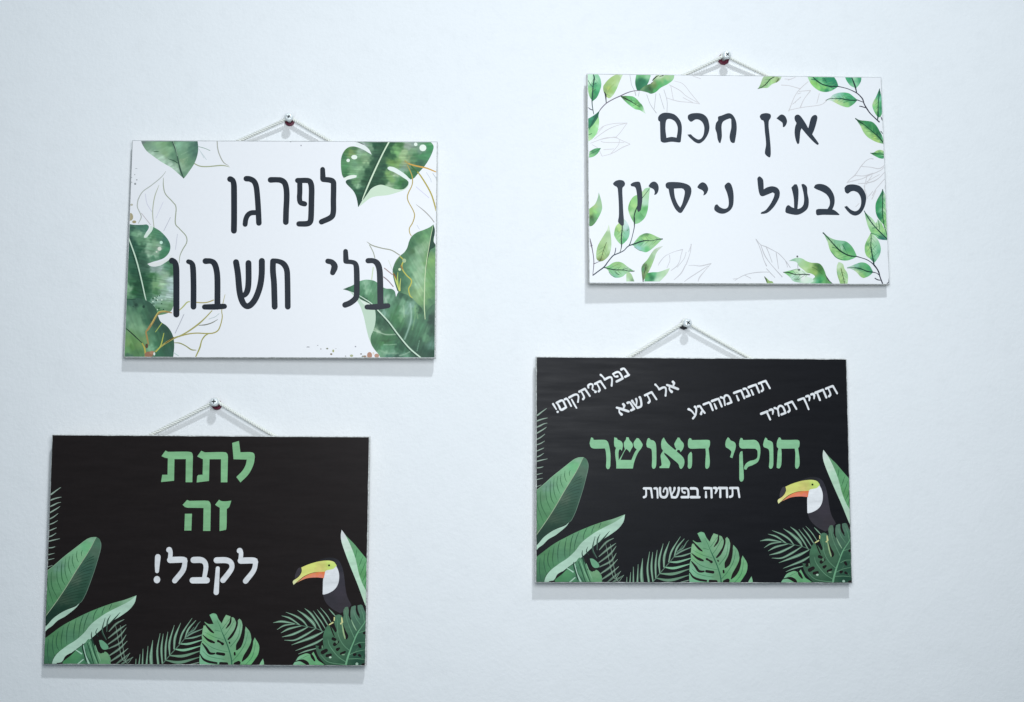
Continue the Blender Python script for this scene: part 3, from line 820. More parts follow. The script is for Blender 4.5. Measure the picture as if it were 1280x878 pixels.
# ================================================================== sign B artwork
INKB = (46, 57, 70)
def art_B(S):
    def sk(o, w, c, txt):
        S.o(*o)
        S.begin('line_drawing')
        S.lines(txt, w, c)
        S.end()
    G1, G2 = (202, 206, 212), (190, 197, 202)
    sk((730, 88), 8, G2, "570,40 580,100 595,180 630,250 645,310; 785,300 830,420 905,530,12; 900,290 880,480; 945,290 975,390 1005,480; 1000,240 1040,380 1040,520; 640,265 650,310; 690,265 680,320")
    sk((810, 88), 8, G1, "330,130,5 440,170 540,290 650,422; 240,345 380,385,10 520,400 645,418; 270,180 400,250,10 480,320 620,400; 560,70 660,105; 440,340 560,400; 285,190 320,370")
    sk((730, 88), 8, G1, "540,655,10 380,660 250,690 180,740; 540,655 450,780 400,830; 130,850 280,745,10 400,690 520,660; 200,860 380,830,10 430,850; 250,690 150,800")
    sk((720, 50, 5.486), 4, G1, "100,705 200,670,5 270,668 300,680 372,712; 372,714 320,735,6 250,775 180,795; 110,715 150,740 180,795; 190,750 260,745; 300,682 290,720 240,778; 170,690 200,700 330,700")
    # top left leaves and twig
    S.o(730, 88)
    S.begin('leaf')
    S.poly("44,30! 100,24 155,32 195,80 214,170 195,250 160,330 108,378! 70,330 48,250 44,120",
           [(80, 60, (196, 240, 214)), (70, 130, (204, 240, 216)), (160, 70, (140, 214, 170)), (190, 130, (120, 206, 156)), (150, 120, (170, 228, 190)), (130, 180, (60, 160, 110)), (170, 220, (90, 200, 136)), (140, 270, (40, 150, 96)), (110, 330, (36, 130, 84)), (70, 240, (150, 220, 140)), (60, 300, (160, 220, 150)), (90, 320, (120, 190, 120)), (190, 200, (100, 190, 136))], warp=1, spacing=.6)
    S.line("112,40,10 124,90,18 112,170,13 106,250,15 100,330,17 98,400,12 108,480,10 120,540,8", 13, (22, 72, 62))
    S.lines("118,170 150,152; 112,210 70,160 48,120; 108,260 140,230", 7, (40, 100, 80))
    S.end()
    S.begin('leaf')
    S.poly("490,36! 400,45 310,100 250,170 236,210 246,270 285,330 320,342 365,300 410,220 450,120",
           [(460, 60, (196, 226, 188)), (420, 80, (170, 208, 140)), (340, 110, (164, 204, 124)), (390, 150, (176, 216, 140)), (280, 180, (150, 194, 120)), (270, 240, (140, 180, 112)), (300, 220, (176, 210, 104)), (330, 260, (150, 196, 104)), (380, 230, (150, 208, 130)), (300, 310, (176, 214, 130)), (420, 170, (186, 226, 176)), (350, 310, (186, 226, 176))],
           soft=[("285,300 320,220 370,170", 9, (120, 150, 84), .6), ("270,260 290,200", 8, (124, 150, 90), .5)], warp=1, spacing=.6)
    S.line("252,262,8 268,300,22 272,350,14 277,405,10", 12, (52, 62, 58))
    S.end()
    S.begin('leaf')
    S.poly("655,36! 740,30 825,38 832,70! 800,160 755,205 705,252! 665,245 642,180 640,120",
           [(660, 70, (110, 196, 130)), (700, 120, (28, 110, 76)), (740, 150, (30, 120, 84)), (680, 180, (30, 116, 80)), (790, 70, (150, 216, 166)), (730, 70, (110, 190, 120)), (690, 230, (36, 120, 84)), (760, 180, (50, 140, 100))], warp=1, spacing=.6)
    S.end()
    S.begin('leaf')
    S.poly("692,248! 760,190 850,150 900,60 1000,44 1132,52! 1115,115 1050,168 960,215 900,268 840,290 790,272",
           [(780, 230, (60, 120, 80)), (820, 220, (52, 90, 54)), (850, 250, (56, 110, 62)), (820, 270, (70, 150, 96)), (880, 190, (96, 140, 72)), (930, 160, (90, 176, 96)), (940, 200, (80, 190, 112)), (880, 250, (80, 190, 110)), (920, 80, (196, 224, 186)),
            (980, 110, (140, 196, 120)), (1040, 90, (168, 212, 150)), (1020, 140, (90, 190, 120)), (1100, 80, (160, 214, 160)), (1080, 140, (120, 204, 136)), (740, 220, (110, 160, 110)), (860, 160, (150, 170, 120)), (970, 70, (200, 226, 196))], warp=1, spacing=.6)
    S.line("855,125,8 880,95,14 930,62,8", 12, (42, 50, 44))
    S.line("885,98,8 905,75,12", 9, (42, 50, 44)); S.line("945,75,6 990,62,12", 9, (50, 56, 50)); S.line("840,160,6 850,150,10", 8, (60, 60, 54))
    S.end()
    S.begin('leaf')
    S.poly("450,315! 530,314 610,322 660,355 700,400 735,440 772,540! 700,495 640,482 580,440 520,390",
           [(500, 330, (80, 130, 70)), (560, 340, (96, 190, 110)), (620, 360, (110, 204, 130)), (560, 390, (110, 190, 120)), (600, 430, (130, 220, 140)), (660, 390, (96, 176, 96)), (650, 440, (150, 230, 130)), (700, 440, (60, 130, 70)), (720, 460, (140, 214, 150)), (680, 480, (110, 200, 110)), (755, 500, (204, 232, 214)), (620, 470, (160, 232, 170))], warp=1, spacing=.6)
    S.line("455,315,8 520,350,14 580,380,12 630,412,8 700,455,4", 9, (20, 44, 34))
    S.lines("560,368 620,370; 640,415 690,400", 5, (60, 120, 70))
    S.end()
    S.begin('branch')
    S.line("705,250,7 630,252,9 545,274,11 450,316,13 370,352,12 280,404,12 215,468,12 190,505,9", 10, (112, 104, 122))
    S.line("52,458,6 75,478,12 105,490,8", 8, (60, 66, 84))
    S.end()
    S.begin('leaf')
    S.poly("192,498! 180,560 168,610 120,670 62,725! 40,725! 40,600! 60,592 130,550",
           [(160, 540, (30, 120, 90)), (90, 600, (60, 160, 120)), (60, 640, (40, 150, 100)), (110, 630, (24, 110, 80)), (80, 690, (40, 130, 90)), (150, 590, (30, 110, 80))], warp=.8, spacing=.6)
    S.poly("182,570! 188,650 165,770 110,845 60,880! 40,890! 40,730! 100,690 150,620",
           [(160, 640, (160, 226, 150)), (120, 700, (150, 222, 140)), (80, 740, (140, 214, 140)), (150, 730, (160, 236, 160)), (100, 800, (150, 224, 150)), (60, 850, (186, 232, 176)), (170, 690, (190, 240, 196))], warp=.8, spacing=.6)
    S.lines("192,500 120,620 65,730; 60,800 95,785", 8, (24, 76, 60))
    S.end()
    S.o(720, 50, 5.486)
    S.begin('leaf')
    S.poly("172,738! 130,742 92,762! 88,805! 120,798 150,775", [(150, 750, (80, 170, 110)), (110, 765, (60, 140, 90)), (110, 795, (130, 210, 140)), (100, 775, (160, 220, 160))], warp=.5, spacing=.5)
    S.line("92,782 130,765 168,742", 3, (30, 100, 70))
    S.end()
    # top middle and right
    sk((925, 88), 8, G1, "560,115 640,120; 600,130 690,95; 520,190,10 620,200 755,238,10; 850,150 750,240,10 680,340 612,515,12; 740,270 880,258,10; 880,262,12 800,370 755,468,14; 990,300 960,420; 610,505 780,470 1000,440 1080,392,10; 660,430 760,340,10; 1070,385,14 1110,365; 720,300 760,290; 690,410 700,395")
    S.o(925, 88)
    S.begin('leaf')
    S.poly("222,238! 252,190 280,110 300,80! 520,85! 505,120 470,150 400,180 350,222 290,225",
           [(260, 200, (130, 180, 120)), (300, 110, (170, 204, 160)), (340, 130, (150, 200, 140)), (290, 180, (170, 214, 150)), (340, 190, (150, 210, 140)), (400, 150, (176, 232, 150)), (430, 110, (180, 220, 160)), (480, 110, (140, 170, 110)), (460, 150, (140, 180, 110)), (500, 90, (190, 224, 190)), (370, 210, (190, 236, 196))], warp=1, spacing=.6)
    S.line("224,236,6 290,205,9 340,160,12 380,115,13 428,88,10", 10, (34, 66, 46))
    S.lines("455,155 490,105; 470,140 475,120; 300,190 330,190", 8, (74, 92, 56))
    S.end()
    S.o(990, 88)
    S.begin('leaf')
    S.poly("190,84! 520,88! 558,150 577,211! 520,250 470,272 410,280 340,264 270,215 225,160",
           [(215, 110, (170, 226, 176)), (240, 170, (150, 216, 110)), (300, 180, (130, 200, 96)), (270, 200, (140, 226, 130)), (330, 220, (160, 230, 130)), (380, 250, (96, 190, 110)), (430, 260, (40, 140, 96)), (480, 240, (120, 210, 140)), (410, 225, (150, 226, 120)), (300, 110, (60, 170, 110)), (350, 120, (110, 200, 140)),
            (400, 130, (30, 130, 90)), (460, 120, (40, 150, 110)), (510, 140, (36, 146, 106)), (440, 175, (40, 156, 112)), (530, 190, (30, 130, 96)), (520, 230, (90, 180, 130)), (370, 160, (130, 220, 160))], warp=1, spacing=.6)
    S.line("262,96,10 310,140,16 370,180,14 440,203,14 510,211,16 575,213,10", 12, (18, 64, 52))
    S.lines("400,110 430,160; 380,110 390,120; 240,120 300,130; 450,210 520,235", 7, (24, 100, 76))
    S.end()
    S.begin('leaf')
    S.poly("655,86! 862,88! 858,140 835,190 795,236! 730,205 690,160 668,120",
           [(690, 110, (60, 180, 120)), (730, 150, (70, 170, 120)), (720, 110, (40, 150, 110)), (740, 190, (120, 200, 150)), (790, 120, (130, 210, 160)), (830, 110, (60, 170, 120)), (820, 160, (96, 190, 140)), (800, 180, (150, 220, 176)), (770, 110, (180, 224, 196)), (845, 150, (40, 140, 100))], warp=.8, spacing=.6)
    S.end()
    S.begin('leaf')
    S.poly("425,383! 470,355 510,315 570,292 640,286 710,298 760,335 815,381! 780,420 735,455 690,472 610,450 540,415 480,385",
           [(540, 320, (170, 216, 206)), (600, 310, (140, 210, 190)), (660, 310, (70, 180, 120)), (700, 340, (80, 190, 130)), (740, 350, (60, 170, 120)), (590, 350, (110, 200, 160)), (520, 350, (190, 226, 214)), (650, 350, (130, 210, 160)), (700, 370, (30, 130, 90)),
            (560, 400, (200, 228, 160)), (620, 410, (170, 216, 150)), (600, 430, (180, 230, 160)), (680, 420, (150, 216, 130)), (690, 455, (150, 220, 140)), (730, 430, (80, 170, 110)), (750, 400, (90, 190, 130)), (790, 390, (60, 150, 100)), (480, 370, (200, 226, 216))], warp=1, spacing=.6)
    S.line("425,383,7 470,362,7 560,362,9 620,365,15 680,378,13 760,385,14 812,382,8", 10, (16, 74, 58))
    S.lines("640,410 700,400; 690,335 740,345", 5, (60, 150, 100))
    S.end()
    S.begin('leaf')
    S.poly("1086,240! 1100,290 1114,360 1120,440 1118,555! 1100,590 1072,602! 1035,550 1003,480 1000,430 1020,385 1045,340",
           [(1070, 330, (60, 170, 120)), (1100, 360, (120, 210, 180)), (1105, 440, (60, 170, 120)), (1100, 520, (60, 166, 120)), (1085, 300, (40, 120, 90)), (1095, 480, (40, 140, 100)), (1020, 420, (196, 216, 180)), (1040, 400, (150, 210, 130)), (1030, 450, (160, 230, 140)),
            (1020, 490, (120, 210, 140)), (1050, 500, (186, 232, 160)), (1045, 550, (110, 190, 110)), (1055, 440, (150, 220, 140)), (1065, 580, (60, 150, 90)), (1055, 470, (110, 190, 110))], warp=.8, spacing=.6)
    S.line("1088,245,10 1082,320,9 1072,420,10 1070,500,12 1070,560,16 1066,620,14", 11, (16, 70, 58))
    S.end()
    S.begin('leaf')
    S.poly("790,610! 850,632 940,642 1000,655 1050,700 1095,775 1120,820 1138,880 1144,930! 1060,908 1000,880 940,840 890,780 850,700",
           [(860, 650, (60, 130, 80)), (920, 670, (50, 150, 90)), (990, 680, (60, 150, 96)), (1000, 720, (50, 150, 80)), (1050, 740, (40, 130, 80)), (960, 710, (40, 130, 76)), (1070, 800, (20, 100, 66)), (1100, 850, (30, 110, 80)), (1010, 770, (40, 130, 80)),
            (870, 720, (180, 226, 150)), (920, 760, (176, 230, 140)), (900, 780, (160, 210, 140)), (960, 790, (180, 236, 150)), (980, 850, (160, 220, 140)), (1030, 850, (190, 232, 120)), (1080, 890, (190, 230, 130)), (1000, 820, (150, 200, 110)), (1120, 900, (110, 180, 120)), (1125, 850, (110, 200, 150))], warp=.8, spacing=.6)
    S.line("792,612,14 840,650,16 900,690,10 960,740,9 1020,790,10 1080,845,14 1120,890,14 1142,925,12", 10, (18, 70, 50))
    S.line("1105,770 1128,800", 9, (20, 80, 60))
    S.end()
    S.begin('branch')
    S.line("572,211,12 640,226,9 710,248,9 800,292,12 850,335,13 880,375,15 895,425,14 925,480,16 970,545,13 1020,595,12 1085,655,16", 12, (40, 42, 62))
    S.line("742,105,10 765,160,16 785,215,18 802,285,12", 12, (30, 46, 56))
    S.lines("810,380,12 850,395,9 892,412,8; 838,458,8 865,462,12 912,478,10; 1105,590,6 1118,620,14 1125,640,6", 9, (46, 46, 66))
    S.end()
    S.o(990, 160)
    S.begin('leaf')
    S.poly("975,322! 1020,315 1050,295 1090,282 1135,292 1160,330 1158,370 1135,392 1090,386 1040,362 1010,345",
           [(1010, 325, (70, 130, 80)), (1060, 305, (180, 220, 130)), (1120, 300, (196, 226, 160)), (1060, 340, (60, 160, 90)), (1090, 345, (50, 160, 90)), (1120, 335, (110, 190, 120)), (1110, 375, (40, 150, 90)), (1145, 370, (50, 150, 100)), (1130, 355, (150, 220, 170)), (1080, 365, (90, 190, 120))], warp=.8, spacing=.6)
    S.line("978,322,8 1040,330,10 1110,335,8 1150,345,8 1152,365,8 1120,365,5", 8, (20, 90, 56))
    S.end()
    sk((990, 160), 9, (200, 205, 212), "1012,395,13 975,392 920,422 862,488,12 835,530 785,600,14 735,640 690,690,10; 865,488 980,498 1090,515,12 1165,465; 690,688 790,662,12 880,640 960,600,14 1100,540 1165,480; 785,600 900,605 1010,572; 830,700 930,695,12 1030,668,14 1100,620 1165,550,10; 1170,630,10 1100,710 1050,770 1005,850; 1172,500 1172,620 1160,760; 935,620,10 915,700 905,800; 960,860 1010,800; 1000,600 960,660 930,710")
    sk((990, 215), 8, (204, 208, 214), "840,400,10 800,440; 900,180 950,340; 1000,345,12 1050,240; 930,130 1090,40")
    # middle right leaves
    S.o(990, 215)
    S.begin('leaf')
    S.poly("905,490! 950,540 1010,590 1050,640 1075,590! 1120,640 1150,700 1200,780 1206,858! 1120,850 1080,838 1040,800 1000,778 970,720 940,640",
           [(930, 550, (130, 190, 140)), (960, 640, (176, 226, 170)), (970, 700, (150, 214, 150)), (1000, 640, (190, 230, 196)), (1010, 730, (130, 200, 130)), (1050, 740, (160, 224, 140)), (1080, 690, (196, 230, 190)), (1110, 680, (140, 216, 130)), (1130, 740, (170, 230, 150)), (1060, 790, (150, 226, 160)),
            (1110, 820, (60, 140, 110)), (1140, 840, (40, 110, 110)), (1090, 760, (150, 220, 140)), (1170, 800, (130, 210, 130)), (1060, 600, (200, 234, 214))], warp=.8, spacing=.6)
    S.line("906,492,10 940,550,12 1000,640,13 1060,710,13 1110,762,15 1150,800,12 1206,855,16", 12, (16, 62, 62))
    S.lines("1075,600,6 1090,650,8 1100,720,6; 1000,770,8 1060,790 1130,830; 1010,705 1080,690; 990,780 1000,770", 7, (50, 120, 90))
    S.end()
    S.begin('leaf')
    S.poly("1132,225! 1100,290 1062,360 1045,420 1048,500 1065,560 1100,610 1145,662! 1175,720 1205,835! 1206,560 1195,420 1180,330 1160,280",
           [(1115, 290, (30, 120, 80)), (1080, 380, (40, 150, 90)), (1110, 400, (60, 170, 110)), (1070, 460, (50, 160, 100)), (1110, 480, (110, 200, 150)), (1085, 540, (30, 130, 90)), (1120, 580, (24, 120, 80)), (1100, 440, (50, 160, 96)), (1150, 300, (200, 230, 200)), (1165, 400, (176, 226, 176)),
            (1160, 480, (196, 232, 190)), (1180, 450, (150, 214, 150)), (1165, 560, (150, 220, 130)), (1190, 540, (140, 210, 140)), (1180, 640, (190, 232, 170)), (1195, 700, (170, 226, 160)), (1160, 630, (60, 160, 80)), (1160, 600, (170, 224, 150))], warp=.8, spacing=.6)
    S.line("1132,226,12 1134,320,10 1132,420,12 1132,510,12 1140,590,10 1150,670,8 1175,740,8 1200,840,8", 10, (14, 84, 60))
    S.lines("1185,330 1188,400; 1160,610 1190,575", 5, (90, 170, 110))
    S.end()
    # lower right spray
    S.o(990, 272)
    S.begin('leaf')
    S.poly("988,198! 960,250 930,310 914,370 920,440 945,490 985,520 1030,572! 1065,530 1100,470 1115,405 1105,340 1080,285 1040,240",
           [(960, 270, (170, 224, 150)), (940, 340, (110, 180, 110)), (925, 400, (130, 200, 130)), (960, 380, (176, 230, 140)), (960, 440, (150, 216, 120)), (975, 480, (170, 226, 140)), (1030, 280, (186, 226, 196)), (1060, 330, (150, 214, 170)), (1090, 380, (130, 204, 160)), (1040, 400, (170, 226, 190)),
            (1060, 450, (140, 214, 170)), (1090, 430, (96, 180, 140)), (1030, 500, (110, 200, 150)), (1060, 500, (150, 214, 176)), (1010, 520, (60, 140, 100))], warp=.8, spacing=.6)
    S.line("990,200,8 994,270,9 990,350,11 998,410,16 1008,470,13 1020,530,15 1032,595,16", 12, (16, 62, 56))
    S.lines("1000,420 1060,350; 985,400 950,320; 1015,500 1080,440", 5, (70, 150, 110))
    S.end()
    S.begin('leaf')
    S.poly("398,192! 450,232 500,262 560,282 620,290 680,300 735,340 780,400 820,488! 780,512 720,535 660,540 600,528 550,495 510,450 480,400 450,300",
           [(450, 240, (130, 190, 140)), (500, 290, (140, 196, 150)), (560, 310, (130, 200, 160)), (630, 320, (140, 204, 170)), (680, 340, (70, 160, 110)), (660, 370, (60, 150, 100)), (700, 400, (80, 170, 110)), (740, 410, (90, 180, 110)), (640, 380, (190, 230, 206)), (600, 350, (130, 204, 150)), (780, 450, (96, 186, 120)), (700, 350, (110, 190, 140)),
            (490, 360, (170, 220, 150)), (520, 430, (130, 196, 120)), (540, 400, (150, 210, 130)), (580, 460, (170, 226, 150)), (620, 500, (150, 216, 140)), (600, 430, (120, 190, 100)), (680, 500, (130, 206, 130)), (660, 525, (90, 180, 110)), (740, 510, (110, 200, 140)), (720, 490, (140, 210, 130)), (470, 300, (186, 224, 170))], warp=1, spacing=.6)
    S.line("398,194,16 440,235,12 500,305,12 560,370,16 610,418,18 680,460,16 740,482,16 820,490,10", 12, (14, 62, 48))
    S.lines("640,340,6 660,380,10 680,410,6; 510,370 570,390; 500,430,6 560,500,8 640,530,5", 7, (50, 120, 84))
    S.end()
    S.begin('leaf')
    S.poly("690,628! 750,605 810,580 870,562 930,572 980,610 1022,684! 985,720 950,742 900,756 860,735 830,700 790,665 740,640",
           [(760, 620, (176, 216, 196)), (820, 600, (140, 200, 180)), (880, 590, (110, 190, 140)), (930, 600, (90, 190, 120)), (960, 640, (70, 170, 110)), (880, 630, (100, 180, 120)), (820, 680, (200, 230, 180)), (860, 700, (160, 214, 140)), (900, 735, (150, 210, 120)), (930, 710, (110, 190, 120)), (960, 710, (120, 200, 140)), (850, 640, (60, 140, 100)), (1000, 680, (60, 150, 110))], warp=.8, spacing=.6)
    S.line("700,632,6 780,628,8 850,638,16 900,655,13 950,675,16 1022,684,10", 11, (16, 76, 56))
    S.end()
    S.begin('leaf')
    S.poly("590,560! 570,610 570,680 582,740 600,790 612,830! 705,830! 710,750 698,690 665,640 650,590 620,565",
           [(600, 620, (196, 226, 196)), (590, 700, (150, 206, 150)), (620, 650, (176, 216, 150)), (610, 740, (176, 220, 140)), (640, 700, (180, 220, 150)), (660, 740, (180, 226, 160)), (690, 720, (150, 206, 150)), (680, 790, (190, 230, 180)), (640, 800, (150, 200, 120))], warp=.8, spacing=.6)
    S.line("622,640,8 640,710,10 655,770,9 668,830,8", 8, (84, 110, 60))
    S.line("572,680 590,740 610,800", 5, (110, 160, 110))
    S.end()
    S.begin('branch')
    S.line("815,488,12 870,504,9 940,528,10 1000,566,10 1035,600,18 1070,645,15 1092,690,16 1105,740,14 1140,830,14", 12, (30, 36, 56))
    S.lines("1015,684,12 1060,694,8 1098,720,10; 1045,760,12 1075,778,12 1112,785,9; 1218,760,10 1216,815,16 1195,822,10", 9, (36, 44, 62))
    S.end()
    S.begin('leaf')
    S.line("1222,700,6 1226,820,10", 8, (150, 210, 170))
    S.end()
    # bottom middle sketch and spray
    sk((920, 272), 8, (190, 196, 204), "262,272,12 300,350 330,430,10 360,530 395,605,14; 265,275 320,340 390,368,12 500,425 555,460,10 640,552 690,625,10; 320,340 370,470,12 430,560 480,620 590,742,14; 388,365,12 420,440 465,560,8; 515,445,10 545,640,7; 635,550,14 650,590 655,620,8; 0,790,5 60,750 150,710 270,688,10 380,682 420,685; 395,640 440,690,10 500,750; 120,720 200,760")
    S.o(920, 272)
    S.begin('leaf')
    S.poly("672,545! 720,520 780,502 840,515 890,545 950,565 1040,572 1085,605 1120,670 1150,750 1215,825! 1215,850! 930,850! 960,780 1000,740 960,705 900,690 850,650 800,610 770,560 720,545",
           [(720, 535, (150, 200, 170)), (790, 530, (176, 226, 190)), (840, 570, (170, 216, 160)), (900, 590, (160, 214, 140)), (880, 640, (190, 228, 170)), (950, 610, (176, 216, 140)), (960, 670, (150, 200, 110)), (1000, 640, (130, 170, 90)), (1030, 620, (60, 110, 60)), (1060, 660, (60, 120, 60)), (1080, 690, (76, 150, 76)),
            (1000, 690, (160, 200, 110)), (1060, 770, (60, 160, 96)), (1090, 760, (80, 190, 110)), (1030, 800, (90, 190, 140)), (1070, 810, (40, 140, 90)), (980, 800, (160, 214, 176)), (1140, 790, (100, 170, 100)), (1130, 730, (96, 170, 96)), (940, 830, (176, 220, 190)), (1100, 810, (120, 196, 120))], warp=1, spacing=.6)
    S.line("960,620 1020,650 1090,710", 6, (70, 120, 60))
    S.line("1130,720,5 1160,770,14 1180,795,10 1225,835,7", 8, (54, 56, 60))
    S.end()
    S.begin('leaf')
    S.poly("600,684! 680,665 760,645 830,655 900,690 935,718! 900,740 960,760 980,800 900,830! 740,800 690,750 650,715",
           [(660, 690, (120, 200, 120)), (700, 680, (130, 210, 130)), (760, 665, (190, 226, 190)), (830, 680, (206, 232, 214)), (720, 740, (190, 226, 214)), (780, 775, (150, 206, 170)), (850, 750, (224, 234, 236)), (900, 760, (210, 234, 220)), (940, 800, (200, 232, 216))], warp=.8, spacing=.6)
    S.line("605,685,8 670,688,12 720,704,12 780,716,10 860,710,13 935,717,10", 10, (28, 46, 44))
    S.lines("800,655 770,645 700,665; 880,735 895,725; 740,770,8 800,775,12", 6, (120, 150, 130))
    S.dot(778, 488, 12, 12, (84, 92, 96)); S.dot(800, 655, 16, 14, (110, 126, 116)); S.line("785,500 786,560", 4, (170, 180, 184)); S.line("785,590,7 786,640,5", 6, (140, 150, 156))
    S.end()
    S.begin('leaf')
    S.poly("368,742! 400,760 430,790 470,800 490,840! 405,840! 388,790", (150, 190, 120))
    S.line("372,742,10 388,770,16 405,810,8", 10, (60, 84, 52))
    S.end()
    # lower left spray
    sk((800, 272), 8, (198, 204, 212), "240,600,6 260,560,12 330,480 450,425,7 545,400,14; 545,402 525,470,8 510,540 475,605,12 400,665; 652,335,14 640,440 600,560,12 575,610,13 525,700,14 440,780; 590,435 560,520 480,620; 655,340 620,430; 620,600,5 690,598 770,606,12 900,577,14; 900,580 830,660 760,748,14 740,800; 865,605 740,685,12 640,750,12 570,800; 380,470 385,540 350,630; 1180,770 1230,765")
    S.o(725, 205)
    S.begin('leaf')
    S.poly("238,350! 225,420 190,500 130,550! 105,570! 105,775! 150,775 195,735 240,660 272,590 282,540 270,460",
           [(240, 420, (150, 196, 160)), (240, 500, (160, 206, 160)), (200, 530, (170, 206, 140)), (250, 570, (150, 206, 160)), (190, 590, (150, 226, 130)), (150, 580, (140, 196, 110)), (220, 640, (120, 200, 130)), (150, 660, (60, 96, 50)), (170, 700, (56, 110, 64)), (130, 720, (80, 140, 90)), (190, 700, (110, 180, 120)), (130, 620, (150, 200, 110)), (160, 750, (90, 150, 90))], warp=1, spacing=.6)
    S.end()
    S.begin('leaf')
    S.poly("886,290! 820,305 790,340 740,375 670,410 625,480 608,560 635,650 690,752! 750,735 820,670 855,570 868,440 875,360",
           [(850, 320, (160, 216, 170)), (820, 370, (180, 226, 170)), (850, 400, (170, 224, 180)), (830, 480, (176, 224, 196)), (790, 460, (186, 226, 200)), (700, 430, (140, 210, 130)), (660, 480, (150, 216, 130)), (630, 550, (120, 190, 110)), (680, 520, (170, 226, 140)), (650, 620, (170, 222, 160)), (670, 680, (110, 180, 110)), (720, 640, (110, 190, 120)),
            (760, 660, (90, 176, 110)), (800, 600, (110, 196, 120)), (820, 560, (90, 180, 100)), (740, 720, (140, 210, 150)), (830, 620, (130, 206, 140))], warp=1, spacing=.6)
    S.lines("640,460 625,520; 800,660 760,610", 6, (90, 160, 90))
    S.end()
    S.o(730, 272)
    S.begin('leaf')
    S.poly("505,15! 540,50 570,110 580,180 565,250 530,300 478,345! 430,300 392,240 383,200 400,120 430,80",
           [(540, 70, (200, 226, 230)), (530, 130, (190, 222, 226)), (560, 150, (130, 190, 170)), (520, 200, (130, 204, 170)), (550, 230, (130, 206, 170)), (510, 280, (80, 180, 120)), (430, 110, (180, 226, 140)), (450, 160, (176, 224, 130)), (410, 150, (130, 190, 110)), (400, 200, (130, 200, 130)), (430, 220, (150, 214, 140)), (440, 280, (150, 214, 150)), (455, 250, (170, 226, 150))], warp=.8, spacing=.6)
    S.line("486,95,12 484,160,13 476,220,15 474,280,14 478,345,14 470,400,8 458,432,7", 12, (20, 50, 44))
    S.lines("430,165 435,180; 545,165 560,150", 8, (90, 150, 90))
    S.end()
    S.begin('leaf')
    S.poly("318,80! 290,160 235,250 180,350 160,440 165,520 205,552! 250,540 300,500 330,450 350,350 342,220",
           [(315, 130, (206, 228, 206)), (300, 220, (160, 204, 150)), (250, 290, (170, 212, 150)), (320, 300, (180, 220, 170)), (210, 370, (150, 196, 130)), (270, 370, (160, 206, 130)), (330, 380, (190, 226, 190)), (180, 470, (170, 214, 150)), (230, 460, (170, 210, 130)), (300, 450, (170, 216, 150)), (210, 530, (120, 140, 70)), (310, 470, (130, 170, 110))], warp=.8, spacing=.6)
    S.line("288,310,6 265,370,9 245,430,8 225,500,8 205,540,14", 8, (80, 100, 52))
    S.end()
    S.begin('leaf')
    S.poly("612,342! 660,280 710,225 780,195 850,205 920,238 990,268! 940,320 880,375 830,415 780,435 720,415 660,380",
           [(680, 270, (130, 206, 130)), (740, 220, (120, 190, 110)), (790, 210, (90, 140, 80)), (820, 230, (150, 214, 130)), (780, 260, (170, 230, 140)), (880, 245, (160, 214, 140)), (930, 270, (150, 206, 150)), (720, 320, (110, 190, 140)), (700, 380, (150, 206, 210)), (760, 340, (170, 226, 190)), (790, 400, (100, 196, 120)), (850, 340, (160, 214, 160)), (900, 310, (150, 210, 140)), (740, 400, (130, 206, 170))], warp=.8, spacing=.6)
    S.line("570,352,12 650,325,18 720,300,18 780,288,13 860,290,8 920,275,8 990,268,15", 12, (16, 62, 52))
    S.lines("640,370 700,410 740,420; 720,240 780,200,10 820,212", 6, (90, 140, 110))
    S.end()
    S.begin('leaf')
    S.poly("262,625! 320,600 370,565 430,552 490,566 550,610 600,645 638,670! 580,680 540,700 490,740 430,755 380,745 340,700 300,650",
           [(330, 620, (130, 204, 130)), (400, 580, (150, 204, 130)), (450, 580, (140, 194, 120)), (500, 600, (160, 214, 150)), (560, 640, (176, 216, 180)), (360, 680, (130, 200, 150)), (400, 730, (120, 196, 160)), (440, 700, (150, 214, 160)), (500, 700, (160, 220, 176)), (460, 640, (150, 214, 140)), (540, 680, (150, 210, 160)), (600, 660, (110, 170, 120))], warp=.8, spacing=.6)
    S.line("262,626,12 330,642,14 400,655,14 460,655,13 520,660,9 600,675,7 638,670,12", 10, (24, 70, 50))
    S.lines("400,675,6 425,705,12 450,715,6; 500,650 560,630; 320,680 350,720 400,748", 6, (50, 110, 80))
    S.end()
    S.begin('leaf')
    S.poly("540,690! 580,685 610,720 642,800! 540,800!", [(560, 710, (170, 214, 160)), (600, 740, (160, 206, 150)), (560, 780, (190, 226, 190)), (620, 780, (120, 160, 120))], warp=.5, spacing=.6)
    S.end()
    S.begin('leaf')
    S.poly("1000,355! 940,372 890,400 850,450 800,530 745,590 728,640 735,720 745,800! 775,760 810,700 850,620 890,520 925,430",
           [(960, 375, (196, 210, 200)), (890, 420, (176, 206, 176)), (870, 480, (150, 194, 150)), (900, 470, (186, 226, 190)), (820, 560, (140, 200, 130)), (850, 580, (160, 210, 140)), (770, 600, (90, 130, 80)), (790, 640, (80, 110, 60)), (750, 650, (80, 150, 100)), (790, 690, (130, 170, 100)), (750, 730, (110, 140, 90)), (830, 640, (170, 216, 150))], warp=.8, spacing=.6)
    S.line("790,580,6 780,640,12 765,700,8", 8, (64, 80, 44))
    S.line("748,720,6 752,800,14", 9, (70, 76, 60))
    S.end()
    S.begin('leaf')
